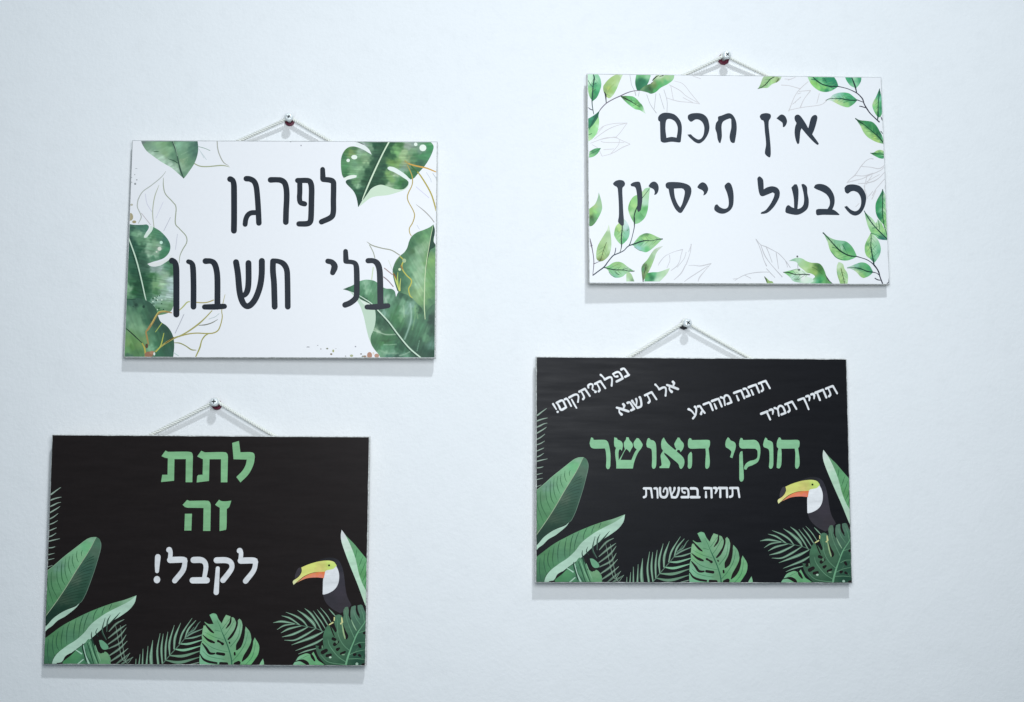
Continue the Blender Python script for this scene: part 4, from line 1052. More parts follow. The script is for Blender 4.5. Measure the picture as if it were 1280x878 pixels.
    S.poly("765,800! 780,740 800,700 860,685 940,682 1010,660 1085,632! 1060,690 1010,750 960,800!",
           [(800, 740, (90, 180, 90)), (840, 720, (40, 140, 76)), (860, 750, (30, 120, 76)), (800, 780, (90, 180, 120)), (880, 700, (90, 190, 130)), (940, 720, (160, 214, 170)), (1000, 700, (176, 220, 176)), (1060, 660, (190, 220, 190)), (930, 780, (196, 232, 210)), (980, 760, (190, 226, 196))], warp=.8, spacing=.6)
    S.end()
    S.begin('branch')
    S.line("120,722,14 190,670,14 262,615,16 310,550,13 370,478,14 410,458,13 460,438,12 510,410,11 545,372,12 575,345,12 600,280,9 620,200,9 638,110,11 640,0,11", 12, (34, 56, 70))
    S.line("405,380,9 400,420,11 388,462,9", 9, (60, 70, 90))
    S.o(725, 205)
    S.line("640,760,0 688,770,10 686,650,12 700,590,14 725,530,12", 11, (20, 50, 36)) if False else S.line("688,780,10 684,660,12 700,590,14 725,530,12", 11, (20, 50, 36))
    S.line("780,430,8 820,380,7 872,312,6", 7, (30, 80, 50))
    S.o(730, 272)
    S.line("80,262,8 95,330,16 110,400,11 125,490,10 130,580,10 118,715,7", 8, (96, 88, 108))
    S.lines("85,355,8 110,350; 128,580,12 165,565,7 205,545,6", 8, (100, 94, 110))
    S.end()
    # ---- lettering
    def P(o, *outs):
        S.o(*o)
        S.begin('letter')
        for q in outs:
            if isinstance(q, tuple):
                S.poly(q[0], INKB, holes=q[1:])
            else:
                S.poly(q, INKB)
        S.end()
    a = (810, 120)
    P(a, ("128,270 148,235 195,209 270,210 340,233 395,290 422,350 428,430 415,572! 400,582 300,572 210,584 172,570 160,540 152,320! 134,308", "235,300 285,288 340,318 372,380 374,440 362,520! 300,510 235,522! 222,400"))
    P(a, "505,240 550,218 640,214 705,235 750,285 772,370 768,440 742,505 700,562 648,594 600,582 560,552 512,505 498,482! 540,478! 580,515 632,544 672,530 700,480 708,400 690,340 650,302 600,294 550,322 532,320 505,290 500,260")
    P(a, "880,262 925,245 1000,218 1045,226 1082,265 1108,330 1114,410 1105,500 1088,588 1070,592 1040,575 1025,520 1030,470 1045,400 1045,340 1040,288 1000,292 942,325 925,380 928,460 928,520 912,590! 895,588! 875,540 865,470 846,410 855,340 880,305")
    a = (915, 120)
    P(a, "350,260 372,230 430,218 482,232 490,265 480,290 466,310 462,380 475,500 488,640 490,740 478,772 452,762 420,730 418,690 430,600 415,450 402,325 370,302")
    P(a, "558,285! 600,245 630,236 668,260 690,310 686,350 662,390 640,396 638,370 632,340 600,315")
    P(a, "808,345! 785,300 788,258 822,238 862,262 920,345 955,408 1005,485 1088,602 1078,620 1030,588 950,505 872,412! 858,450 850,540 842,600 825,608 803,565 786,480 790,400", "952,425! 965,370 985,290 1010,255 1042,243 1068,268 1058,335 1030,430 1002,492!")
    a = (725, 205)
    P(a, "416,245 448,210 500,197 548,208 568,240 560,272 538,294 535,350 540,450 548,600 556,700 552,765 525,770 500,745 482,718 492,640 490,500 480,350 470,292 436,270")
    P(a, "636,255 668,230 717,219 752,225 768,270 782,350 786,440 778,520 765,580 735,600! 720,560 725,480 718,380 700,296 670,280 645,275")
    P(a, "862,275! 890,235 930,218 967,235 990,280 986,340 960,380 933,385! 942,350 925,315 880,292")
    a = (820, 215)
    P(a, ("126,160 148,130 220,124 320,131 402,155 442,190 452,240 440,300 402,390 350,482 325,512 295,508 250,462 210,382 180,290 164,212! 138,200", "233,208! 330,206 360,225 368,260 355,330 335,400 312,445! 280,400 250,330 238,270"))
    P(a, "523,190! 550,150 590,129 632,148 660,200 656,240 630,282 598,295! 608,260 588,230 545,210")
    P(a, "865,185 883,150 915,132 947,155 970,220 980,300 977,400 955,460 910,502 850,524 790,514 743,480 738,445 752,412 775,404! 810,440 860,460 900,450 918,410 915,340 895,260")
    a = (890, 205)
    P(a, "573,185! 598,156 642,190 652,240 655,318! 700,293 760,281 820,298 852,340 854,400 832,460 782,540 720,602 670,624 618,627! 625,605! 680,578 740,500 780,420 790,375! 770,360 700,387 640,407 608,390 588,320")
    P(a, "998,300! 1040,256 1065,258 1087,320 1087,440 1076,575! 1035,575! 1030,440 1010,340", "1123,260! 1150,253 1192,290 1200,370 1217,460 1207,550 1160,602 1090,637 1020,636 935,613 926,580 938,535 965,517 1010,545 1050,558 1080,565 1120,550 1150,510 1158,440 1148,360")
    a = (990, 215)
    P(a, "278,200! 298,165 350,153 420,168 482,213 527,290 539,360 532,420 508,480! 440,480! 475,420 475,350 440,290 380,250 308,220", "308,480! 340,465 500,470 560,498 602,537! 590,544! 400,540 320,544 306,500")
    P(a, "658,205! 690,170 760,160 842,178 892,225 927,300 927,370 905,452 860,522 800,550 740,532 688,482 658,440! 690,428! 740,475 795,495 840,470 865,410 862,330 830,270 780,245 740,250 700,277 668,255")
art_B(B)

# ================================================================== dark signs: shared print
def art_dark(S):
    """jungle print shared by both black boards (drawn in the units of the first one)"""
    LG, MG, DG, PALE = (112, 180, 130), (92, 158, 112), (56, 96, 78), (168, 210, 190)
    BK = (35, 32, 33)
    # fern fronds on the left edge
    S.o(0, 0, 1)
    S.begin('fern_frond')
    for t in ("61,618.5,1 64,616.5,1.8 70,612,1.2 75,608.5,.5", "61,625,1.4 66,623,1.6 71,621.5,1.2 76,620.5,.4", "61,632.8,1 66,630.5,1.7 71,628,1 75.5,627,.4", "60,641,1.4 66,637.5,1.5 71,634.5,1.1 74.5,632,.4",
              "60,648.5,1.2 66,645.5,1.3 72,641,.5", "60,655,1 66,653,1.2 71.5,649.8,.5", "60,663,1 66,660.5,1.2 70.5,658.5,.4", "60,670.5,1 65,668.5,1.2 70,665.3,.4", "59,676,1.4 66,674.3,1.3 74.5,672.4,.4", "60,684,1 65,683.5,1.2 69,682.3,.4",
              "60,692.5,1.2 68,690.5,.4", "59,699,1.2 68,697,.4", "59,708,1 66,705.5,.4"):
        S.line(t, 1.2, (140, 168, 154))
    S.end()
    # big leaf 1
    S.o(50, 664)
    S.begin('leaf')
    S.poly("500,890! 480,905 440,935 300,992 180,1072 100,1160 40,1220! 40,1290! 100,1215 160,1172 230,1105 330,1048 450,952", PALE)
    S.poly("702,66! 738,92 757,140 758,185 735,300 690,450 640,600 585,750 530,860 460,912 300,990 180,1070 40,1215! 40,1070! 200,885 330,690 450,490 600,255",
           [(700, 130, (70, 116, 92)), (680, 250, (74, 106, 88)), (600, 350, (60, 100, 82)), (600, 480, (50, 90, 76)), (450, 600, (70, 96, 80)), (560, 650, (46, 84, 68)), (400, 750, (50, 86, 70)), (530, 800, (40, 78, 62)), (300, 860, (58, 84, 68)), (300, 950, (34, 66, 54)), (150, 1040, (34, 64, 54))], spacing=1.0)
    S.lines("585,350,4 620,330 668,305,8;545,400,4 600,365 672,340,7;515,455,4 590,410 670,385,7;490,500,4 570,455 655,430,7;460,545,4 540,500 645,470,7;430,590,4 530,545 630,515,7;400,635,4 510,590 618,560,7;375,675,4 490,630 605,600,7;345,720,4 470,672 590,640,7;320,760,4 440,715 575,682,7;290,800,4 420,755 560,725,7;262,840,4 400,795 545,768,7;235,880,4 380,835 525,810,7;210,915,4 340,880 480,860,7;170,965,4 290,930 420,905,7", 6, (38, 70, 56))
    S.lines("745,110,5 757,160,9 748,240,8 690,450,7 640,600,7 585,750,7 530,860,6 500,890,4", 7, (96, 128, 112))
    S.poly("702,66! 640,70 575,100 450,195 300,312 200,400 85,492! 40,530! 40,1080! 80,1055 200,885 330,690 450,490 600,255",
           [(640, 100, (126, 180, 146)), (560, 180, (100, 178, 126)), (600, 180, (104, 180, 124)), (450, 230, (120, 184, 138)), (500, 330, (122, 186, 136)), (350, 330, (110, 170, 128)), (420, 450, (104, 168, 122)), (230, 430, (100, 150, 126)), (300, 600, (92, 156, 108)), (120, 560, (84, 136, 98)), (200, 700, (86, 150, 102)), (120, 750, (80, 140, 96)), (160, 850, (76, 140, 92)), (90, 950, (74, 132, 92)), (60, 1030, (84, 120, 90))], spacing=1.0)
    S.lines("528,230,4 515,265,9 520,300,5;462,235,4 455,300,9 470,360,6 485,380,4;412,280,4 402,350,9 415,410,8 435,455,4;370,305,4 355,400,9 368,470,9 395,535,4;322,330,4 312,430,9 320,520,9 350,610,4;275,372,5 268,480,12 280,590,12 318,665,5;220,430,5 213,520,9 225,620,9 275,740,5;145,500,5 143,600,12 160,700,11 225,830,5;97,560,5 105,680,9 135,780,9 175,895,4;70,720,5 90,860,8 120,950,5", 8, (52, 112, 72))
    S.lines("700,68,4 600,255,7 450,490,8 330,690,8 200,885,8 70,1062,6", 7, (150, 176, 144))
    S.line("640,69,4 575,99,6 450,194,6 300,311,6 200,399,6 85,491,5", 5, (136, 186, 150))
    S.end()
    # big leaf 2
    S.o(50, 750)
    S.begin('leaf')
    S.poly("1207,-62! 1060,-8 920,30 760,85 600,150 450,222 300,302 160,402 30,500! 30,850! 160,850! 170,740 230,650 350,560 460,490 560,400 650,290 780,190 900,120 1100,20",
           [(1100, -10, (130, 180, 146)), (900, 70, (100, 158, 112)), (700, 150, (92, 158, 110)), (600, 250, (92, 150, 112)), (450, 300, (90, 150, 104)), (400, 450, (80, 140, 104)), (200, 450, (76, 138, 90)), (250, 600, (72, 136, 92)), (100, 600, (66, 126, 86)), (100, 780, (60, 112, 84))], spacing=1.0)
    S.lines("118,480,5 105,600,11 112,700,9 128,780,4;178,430,5 165,540,11 175,620,9 195,690,4;238,385,5 215,480,12 220,560,10 250,620,5;300,330,5 282,430,11 275,500,9 285,590,4;378,270,5 352,340,10 342,440,10 345,540,5;460,230,5 438,330,11 430,420,9 435,490,4;548,180,5 522,250,11 505,330,10 492,460,5;620,150,5 585,230,10 560,320,9 552,390,4;725,100,5 690,160,10 672,220,8 668,270,4;815,75,5 785,140,9 778,180,4;900,45 870,110", 8, (46, 98, 70))
    S.poly("1207,-62! 1185,30 1120,115 1020,190 900,265 780,355 640,480 540,550 470,600 380,670 290,755 215,850! 155,850! 175,740 235,650 350,560 460,490 560,400 650,290 780,190 900,120 1100,20", PALE)
    S.end()
    # fern + undergrowth between the big leaf and the next fern
    S.begin('undergrowth')
    S.poly("240,850! 300,760 400,680 480,600 560,545 620,480 690,560 760,660 830,640 890,720 890,850!",
           [(350, 760, (66, 136, 88)), (450, 700, (76, 148, 98)), (560, 600, (70, 130, 98)), (640, 540, (80, 140, 104)), (700, 700, (90, 150, 110)), (800, 700, (110, 164, 120)), (820, 780, (96, 160, 112)), (500, 780, (70, 140, 96)), (600, 760, (60, 116, 88))], spacing=1.0)
    S.poly("745,495! 790,500 855,560 858,605 800,612 765,570", (102, 168, 132))
    S.lines("300,755,8 340,700,26 395,655,6;230,785,20 285,780,26;405,795,22 412,800,16;690,505,34 686,525,30;722,630,26 740,635,14;775,620,36 800,640,30", 20, BK)
    S.lines("552,560,10 580,680,18 628,800,22;455,612,10 530,662,18;485,790,16 552,735,14", 16, (160, 206, 184))
    S.lines("600,530,8 640,650,14 682,790,12;650,480,10 690,640,16 745,790,10;570,600,6 600,700,9 660,790,6", 12, (36, 84, 62))
    S.lines("625,520,8 665,640,12 720,780,10;700,560,8 740,680,14 770,760,8", 10, (120, 180, 140))
    S.lines("540,540,8 545,600,16 590,760,14", 12, (30, 60, 50))
    S.end()
    S.begin('fern_frond')
    S.lines("1005,150,5 940,225,16 865,300,10;885,185,5 850,260,18 838,380,12;820,215,5 790,330,16 785,400,18 830,490,10;725,345,5 705,400,12 735,450,8;655,390,5 652,450,14 690,560,10", 12, (40, 66, 58))
    for t in ("1057,238,4 960,290,16 870,385,8", "1083,302,4 980,375,18 862,470,8", "1085,340,4 1000,445,17 860,548,10", "1084,430,4 1010,530,17 868,602,9", "1098,508,4 1000,605,18 876,690,10",
              "1112,598,4 1000,690,18 885,765,10", "1136,658,4 1040,735,16 950,805,8", "1174,708,4 1080,765,16 1010,812,10"):
        wt = ' '.join(f'{p[0]},{p[1]},{(p[2] or 8) * k_}' for p, k_ in zip(parse(t, (0, 0, 1)), (1, 1.55, 1.5)))
        S.line(wt, 12, (92, 122, 106))
        S.line(t.replace(',17', ',5').replace(',18', ',5').replace(',16', ',5').replace(',10', ',3').replace(',8', ',3').replace(',9', ',3'), 4, (140, 176, 156))
    S.lines("815,225,3 795,320,7 792,390,8 838,490,5;880,195,3 850,270,8 842,390,5", 5, (84, 120, 104))
    S.end()
    # second fern
    S.o(165, 760, 10.975)
    S.begin('fern_frond')
    for t in ("60,790,16 66,695,4", "105,790,22 120,630,4", "153,790,26 160,555,4", "208,790,30 228,520,4", "278,790,44 270,650,42 292,440,4", "372,790,30 355,580,26 392,345,4", "428,775,18 412,560,30 435,352,4",
              "468,710,20 470,520,28 498,325,4", "525,640,16 522,470,30 585,235,4", "585,560,20 598,400,34 672,205,4", "655,490,18 700,340,26 828,140,4", "735,410,16 780,290,26 880,172,8"):
        S.line(t, 20, (104, 146, 122))
        A_ = parse(t, (0, 0, 1))
        S.line(' '.join(f'{p[0] - 2},{p[1]},{max(2, (p[2] or 6) * .3)}' for p in A_), 5, (142, 188, 162))
    S.o(0, 0, 1)
    for t, c in (("236,791.5,1.2 243,787.5,1.6 248,780,1 251,777,.4", (96, 134, 116)), ("233,796.5,1.2 241,791.5,1.8 254,786.3,.8", (110, 150, 130)), ("232,798.5,1 243,797,2 255,793.2,.8", (116, 160, 136)), ("226,805,1.2 237,804.8,2.6 254,800,.9", (126, 186, 152)),
                 ("219,811.5,1.2 232,812.6,3 252,807.5,.9", (126, 190, 152)), ("213,819.5,1.2 230,820,3.4 251,814,.8", (104, 150, 122)), ("208,825.3,1.2 226,828,3.6 250,821.8,.8", (98, 142, 116)), ("232,832.5,1 249,828.5,1.2", (120, 150, 134))):
        S.line(t, 1, c)
    S.line("203,831,1 214,818,1.1 225,806,1 233,796.5,.9 243,784,.6", 1, (90, 124, 106))
    S.end()
    # pale green monstera at the bottom centre
    S.o(240, 760, 10.98)
    MF = [(300, 130, (112, 178, 136)), (350, 250, (104, 166, 124)), (480, 180, (128, 182, 138)), (560, 250, (118, 170, 130)), (640, 300, (126, 180, 144)), (760, 400, (110, 168, 128)), (870, 550, (112, 180, 126)), (820, 700, (96, 176, 112)), (450, 480, (104, 160, 120)),
          (250, 400, (110, 178, 118)), (300, 540, (108, 166, 128)), (160, 620, (120, 186, 148)), (350, 700, (112, 176, 138)), (500, 700, (102, 158, 118)), (650, 680, (96, 166, 112)), (200, 770, (110, 180, 138)), (720, 620, (112, 176, 126)), (180, 320, (130, 188, 140))]
    S.begin('leaf')
    S.poly("243,97! 290,76 335,88 352,120 370,160 412,215! 440,150 470,98! 500,108 528,118! 545,130! 580,140 605,190 625,230 630,180 655,152! 682,180 698,240 712,300 730,320 742,262! 790,320 812,370 822,430 838,480 868,412! 918,495 933,550 918,640 870,720 790,830! 130,830! 112,760 112,682! 118,600 126,505! 145,450 140,395! 152,300 166,238! 185,250! 176,190! 230,222 300,222! 268,150", MF, spacing=.9)
    S.lines("540,120,14 530,200,26 500,250,24 472,285,10;616,150,24 622,220,26 600,300,26 550,385,36 505,435,22;712,200,20 712,320,44 690,430,60 650,520,76 625,572,30;836,400,14 828,500,36 790,600,60 740,680,56 698,740,12;174,205,10 215,260,26 265,315,32 303,345,16;155,375,10 220,435,30 270,462,38 310,478,26;365,458,34 395,475,24 428,498,40;150,490,14 205,560,34 245,620,36 290,632,30 320,628,22;355,628,38 445,642,42;118,635,12 165,705,28 240,742,34 348,762,28;400,765,38 488,772,40;520,478,20 524,488,20;594,622,26 596,648,26;604,775,46 650,760,56", 20, BK)
    S.lines("390,260,5 420,340,10 455,420,16 510,560,15 548,700,16 560,820,22", 10, (44, 108, 78))
    S.lines("345,160,4 400,280,7;525,150,4 420,290,8;585,180,4 500,320,7 450,385,8;672,220,4 640,400,8 535,540,8;775,340,4 735,500,8 650,640,8 565,735,8;885,470,4 840,670,8 745,790,8;320,305 395,325;180,335,4 310,400,6 440,440,6;160,445,4 255,530,7 370,580,7 510,610,7;150,590,4 230,660,7 330,690,7 450,710,6", 6, (62, 128, 88))
    S.poly("915,830! 950,760 985,705! 998,760 1002,830!", (122, 186, 142))
    S.end()
    # toucan
    S.o(340, 664)
    S.begin('bird_print')
    S.poly("560,380! 640,352 700,340 770,345 830,375 865,430 892,510 910,620 925,740 950,840 1000,935! 930,1010 860,1040! 770,990 700,930 660,870 640,800! 640,500!",
           [(700, 380, (42, 44, 50)), (850, 450, (50, 52, 62)), (880, 600, (60, 60, 70)), (860, 800, (62, 60, 70)), (750, 880, (58, 58, 66)), (900, 930, (60, 58, 66))], spacing=1.2)
    S.poly("800,440! 828,500 842,570 832,660 790,735 720,782 650,804 637,800! 638,700 640,620 652,550 668,505! 690,490! 740,480 780,455", (232, 236, 248))
    S.poly("365,462! 450,425 560,392 650,378 720,378 775,395 808,440! 770,480 720,492 680,500 662,518! 560,520 480,535 400,572 350,610 270,678! 260,650 268,625 320,590 355,550 372,505",
           [(700, 430, (178, 212, 88)), (760, 430, (190, 222, 104)), (640, 440, (196, 196, 100)), (560, 450, (204, 206, 102)), (450, 470, (210, 218, 106)), (400, 520, (206, 216, 104)), (330, 600, (220, 214, 120)), (275, 650, (232, 232, 160)), (720, 390, (212, 226, 120)), (600, 500, (214, 208, 110)), (500, 420, (208, 222, 104))], spacing=.8)
    S.poly("345,625! 400,580 480,540 570,522 665,515! 650,598! 560,588 450,595 380,618 300,655!",
           [(400, 590, (226, 120, 84)), (500, 575, (228, 124, 100)), (600, 570, (222, 116, 96)), (640, 530, (220, 112, 40)), (560, 525, (222, 120, 50)), (460, 545, (226, 124, 60)), (330, 640, (232, 160, 100))], spacing=.8)
    S.poly("285,608! 290,550 310,495 335,465 362,462! 368,505 350,545 320,580", (62, 60, 68))
    S.dot(713, 437, 13, 13, (18, 24, 18))
    S.end()
    # upright leaf on the right edge
    S.begin('leaf')
    S.poly("866,-8! 900,40 960,105 1030,175 1100,260 1195,372! 1260,440! 1260,900! 1195,780! 1140,690 1090,560 1040,370 990,220", [(980, 160, (96, 156, 112)), (1080, 300, (90, 160, 108)), (1150, 400, (98, 170, 116)), (1150, 550, (86, 156, 96)), (1190, 700, (96, 164, 112))], spacing=1.0)
    S.lines("1060,235,4 1050,300,9 1040,340,5;1135,330,4 1105,410,9 1085,460,5;1170,395,4 1140,480,9 1105,560,5;1195,470,4 1165,580,9 1130,640,5;1195,600 1160,700", 8, (54, 118, 74))
    S.poly("866,-8! 856,60 868,150 920,300 1000,500 1075,680 1150,878 1200,1000! 1260,1100! 1260,830! 1195,770 1140,680 1090,545 1045,360 985,200 920,70", [(870, 40, (206, 228, 222)), (920, 200, (190, 224, 204)), (1000, 350, (168, 212, 186)), (1050, 520, (172, 214, 190)), (1130, 720, (170, 212, 188)), (1180, 900, (176, 214, 190))], spacing=1.0)
    S.end()
    # third fern
    S.o(340, 752)
    S.begin('fern_frond')
    for t in ("20,272,3 130,258,28 290,285,8", "68,360,3 160,308,20 292,290,8", "125,185,3 230,218,22 350,300,12", "178,140,3 300,190,22 390,250,24 450,322,10", "322,118,3 420,185,30 520,280,40 560,350,12", "413,95,3 490,160,26 570,270,24 635,385,10",
              "520,125,3 575,200,14 620,260,18 672,345,12", "570,108,3 640,200,20 705,305,14", "612,88,3 690,180,14 750,275,8", "718,105,4 760,150,16 800,195,10",
              "118,402,3 220,350,26 382,312,10", "132,452,3 260,422,28 380,370,24 462,325,10", "163,492,3 290,492,20 420,432,28 552,350,10", "252,553,3 400,500,28 520,455,36 640,395,12", "305,625,3 440,575,22 560,528,30 650,475,16", "338,668,4 440,630,18 560,600,12"):
        S.line(t, 14, (100, 140, 118))
        A_ = parse(t, (0, 0, 1))
        S.line(' '.join(f'{p[0]},{p[1] + 1},{max(2, (p[2] or 6) * .28)}' for p in A_), 4, (142, 190, 162))
    S.line("290,287,6 380,312,10 460,326,8 560,350,8 650,385,8 720,430,6", 6, (84, 124, 104))
    S.end()
    S.begin('leaf')
    S.poly("250,850! 275,800 310,750! 345,700 400,672 450,660 500,680! 530,640! 560,700 590,750 650,790 720,850!", [(330, 740, (120, 184, 146)), (430, 690, (112, 180, 130)), (470, 730, (100, 170, 118)), (300, 810, (120, 184, 146)), (560, 790, (100, 174, 120)), (620, 810, (96, 170, 116)), (520, 800, (90, 164, 110))], spacing=1.0)
    S.lines("300,762,10 350,750,18 400,755,40 450,785,44 475,820,16;505,685,30 520,710,36 545,750,22", 20, BK)
    S.line("350,740,4 430,700,7 480,680,5", 6, (80, 140, 96))
    S.end()
    # dark monstera bottom right
    S.begin('leaf')
    S.poly("556,560! 568,640 610,720 690,812 720,850! 1260,850! 1260,150! 1190,170 1165,110 1130,55 1078,62! 1082,120 1110,190! 1075,180 1055,120 1052,65 1000,80! 990,130 990,200! 965,190 968,130 955,80 920,85! 900,130 905,200! 880,190 850,175! 815,180 795,220 790,290 820,380 800,400! 760,340 715,305! 690,330 665,380 648,450 648,520 652,580 600,570",
           [(600, 650, (58, 98, 76)), (700, 400, (68, 118, 88)), (680, 500, (64, 110, 84)), (840, 260, (70, 120, 92)), (870, 420, (70, 112, 84)), (930, 120, (84, 120, 98)), (940, 250, (74, 116, 92)), (1030, 120, (84, 122, 104)), (1040, 250, (70, 112, 92)), (1110, 100, (76, 116, 98)), (1150, 200, (64, 112, 88)), (960, 500, (64, 108, 82)),
            (1100, 500, (46, 90, 70)), (1050, 620, (48, 92, 72)), (1150, 650, (42, 86, 68)), (1100, 760, (36, 78, 62)), (850, 620, (64, 108, 80)), (780, 720, (58, 100, 76)), (750, 800, (50, 92, 68)), (900, 780, (48, 92, 68)), (720, 600, (60, 106, 80))], spacing=1.0)
    S.lines("735,310,12 765,390,16 790,450,10;775,480,42 800,490,36;795,550,44 835,520,34;830,615,40 852,600,26;880,668,34 925,645,26;610,590,40 638,570,36;645,650,50 690,625,44;700,692,38 745,680,34;895,300,8 920,380,24 950,450,34 940,480,20;1165,410,34 1200,400,34;1105,560,36 1118,585,30;1045,680,40 1060,675,28;1105,688,34 1122,700,26;1155,812,44 1200,805,40;1062,70,10 1075,150,22 1105,215,10;975,120,8 980,200,18 1000,250,8;875,150,6 895,210,14;1145,60,10 1180,130,24 1200,140,30", 20, BK)
    S.lines("1240,150,6 1165,285,9 1080,410,14 1030,530,15 990,630,19 955,740,22 932,840,26", 14, (104, 168, 128))
    S.lines("825,230,4 828,330,9 842,440,9 900,550,9 985,632,9;708,480,4 730,560,9 800,660,9 860,720,9 935,768,9;925,120,4 945,230,8 975,320,9 1040,465,9;1025,120,4 1060,220,8 1115,300,8;1115,90,4 1150,180 1165,270,8;620,680,4 700,760,8 800,790,8 935,805,8;1195,372,5 1090,408,8;1195,528,5 1110,530,8 1045,560,8;1195,618,5 1080,640,8 985,680,8;1195,745,5 1080,732,8 965,735,8", 8, (92, 144, 112))
    S.lines("1160,460 1180,440;1180,545 1150,600;1085,600 1060,640;1140,700 1160,740", 6, (70, 110, 88))
    S.dot(1078, 798, 18, 18, (150, 190, 170)); S.dot(742, 712, 16, 12, (168, 204, 182)); S.dot(640, 580, 8, 20, (96, 140, 110)); S.dot(905, 680, 22, 8, (120, 160, 128)); S.dot(820, 520, 16, 22, (84, 126, 98))
    S.lines("787,212,14 786,250,12;725,302,14 770,275,18;880,215,12 885,260,22;870,290,20 892,270,14", 14, (206, 212, 140))
    S.lines("885,290,14 905,400,18 925,475,14", 14, (150, 184, 132))
    S.lines("1000,240,5 1030,310,14 1066,375,8", 10, (140, 184, 148))
    S.end()

def mapC(S):      # both dark boards carry the same print: same drawing units, mapped on each board
    a, b = S.hw + S.ins, S.hh + S.ins
    H = homog(QC, [(-a, b), (a, b), (a, -b), (-a, -b)])
    return H
art_dark(C)
H0, Hi0 = D.H, D.Hi
D.H = mapC(D); D.Hi = np.linalg.inv(D.H)
art_dark(D)
D.H, D.Hi = H0, Hi0

GRN = (118, 180, 130)
def art_C(S):
    def P(o, *outs):
        S.o(*o); S.begin('letter')
        for q in outs:
            S.poly(q, GRN)
        S.end()
    a = (195, 545)
    P(a, "50,250! 100,180! 130,196! 380,196 430,212 442,250! 438,577! 355,577! 355,288! 212,288! 210,557! 48,574! 62,483! 128,482! 130,278! 92,270!")
    P(a, "496,255! 545,185! 592,205! 820,202 868,220 880,262! 876,580! 795,580! 793,291! 650,291! 646,562! 493,580! 498,500! 515,486! 566,484! 568,291! 532,275!")
    P(a, "931,88! 1015,64! 1035,205! 1160,204 1205,222 1216,265! 1200,360 1140,480 1040,583! 987,515! 1060,440 1100,370 1116,297! 950,292!")
    a = (195, 610)
    P(a, "320,210! 375,148! 405,160! 610,158 655,172 672,212! 670,537! 580,537! 582,250! 380,246! 350,237!", "350,321! 438,321! 433,531! 345,531!")
    P(a, "726,210! 775,147! 800,163 850,168 928,160! 902,240 873,262! 871,500 850,526 785,540! 785,248! 752,230!")
    WH = (232, 237, 247)
    def L(o, *it):
        S.o(*o); S.begin('letter')
        for t, w in it:
            S.line(t, w, WH)
        S.end()
    a = (185, 670)
    L(a, ("118,258,70 112,350,62 110,438,48", 60)); S.begin('letter'); S.dot(110, 543, 41, 46, WH); S.end()
    L(a, ("258,172,74 275,200,56 270,300,56", 56), ("272,298,78 440,297,74 455,330,60 432,430 332,558,66", 66))
    L(a, ("565,300,78 650,300,76 700,325,66 720,390,60 700,530,54", 66), ("556,555,78 732,555,78", 78))
    L(a, ("853,305,76 970,306,74 1030,335,66 1045,395,62 1010,460,66 935,556,70", 70), ("868,405,50 860,560,58 852,708,66", 60))
    L((240, 670), ("590,188,74 607,215,56 602,300,56", 56), ("605,312,78 770,312,76 788,345,62 765,440,62 668,568,68", 66))
art_C(C)

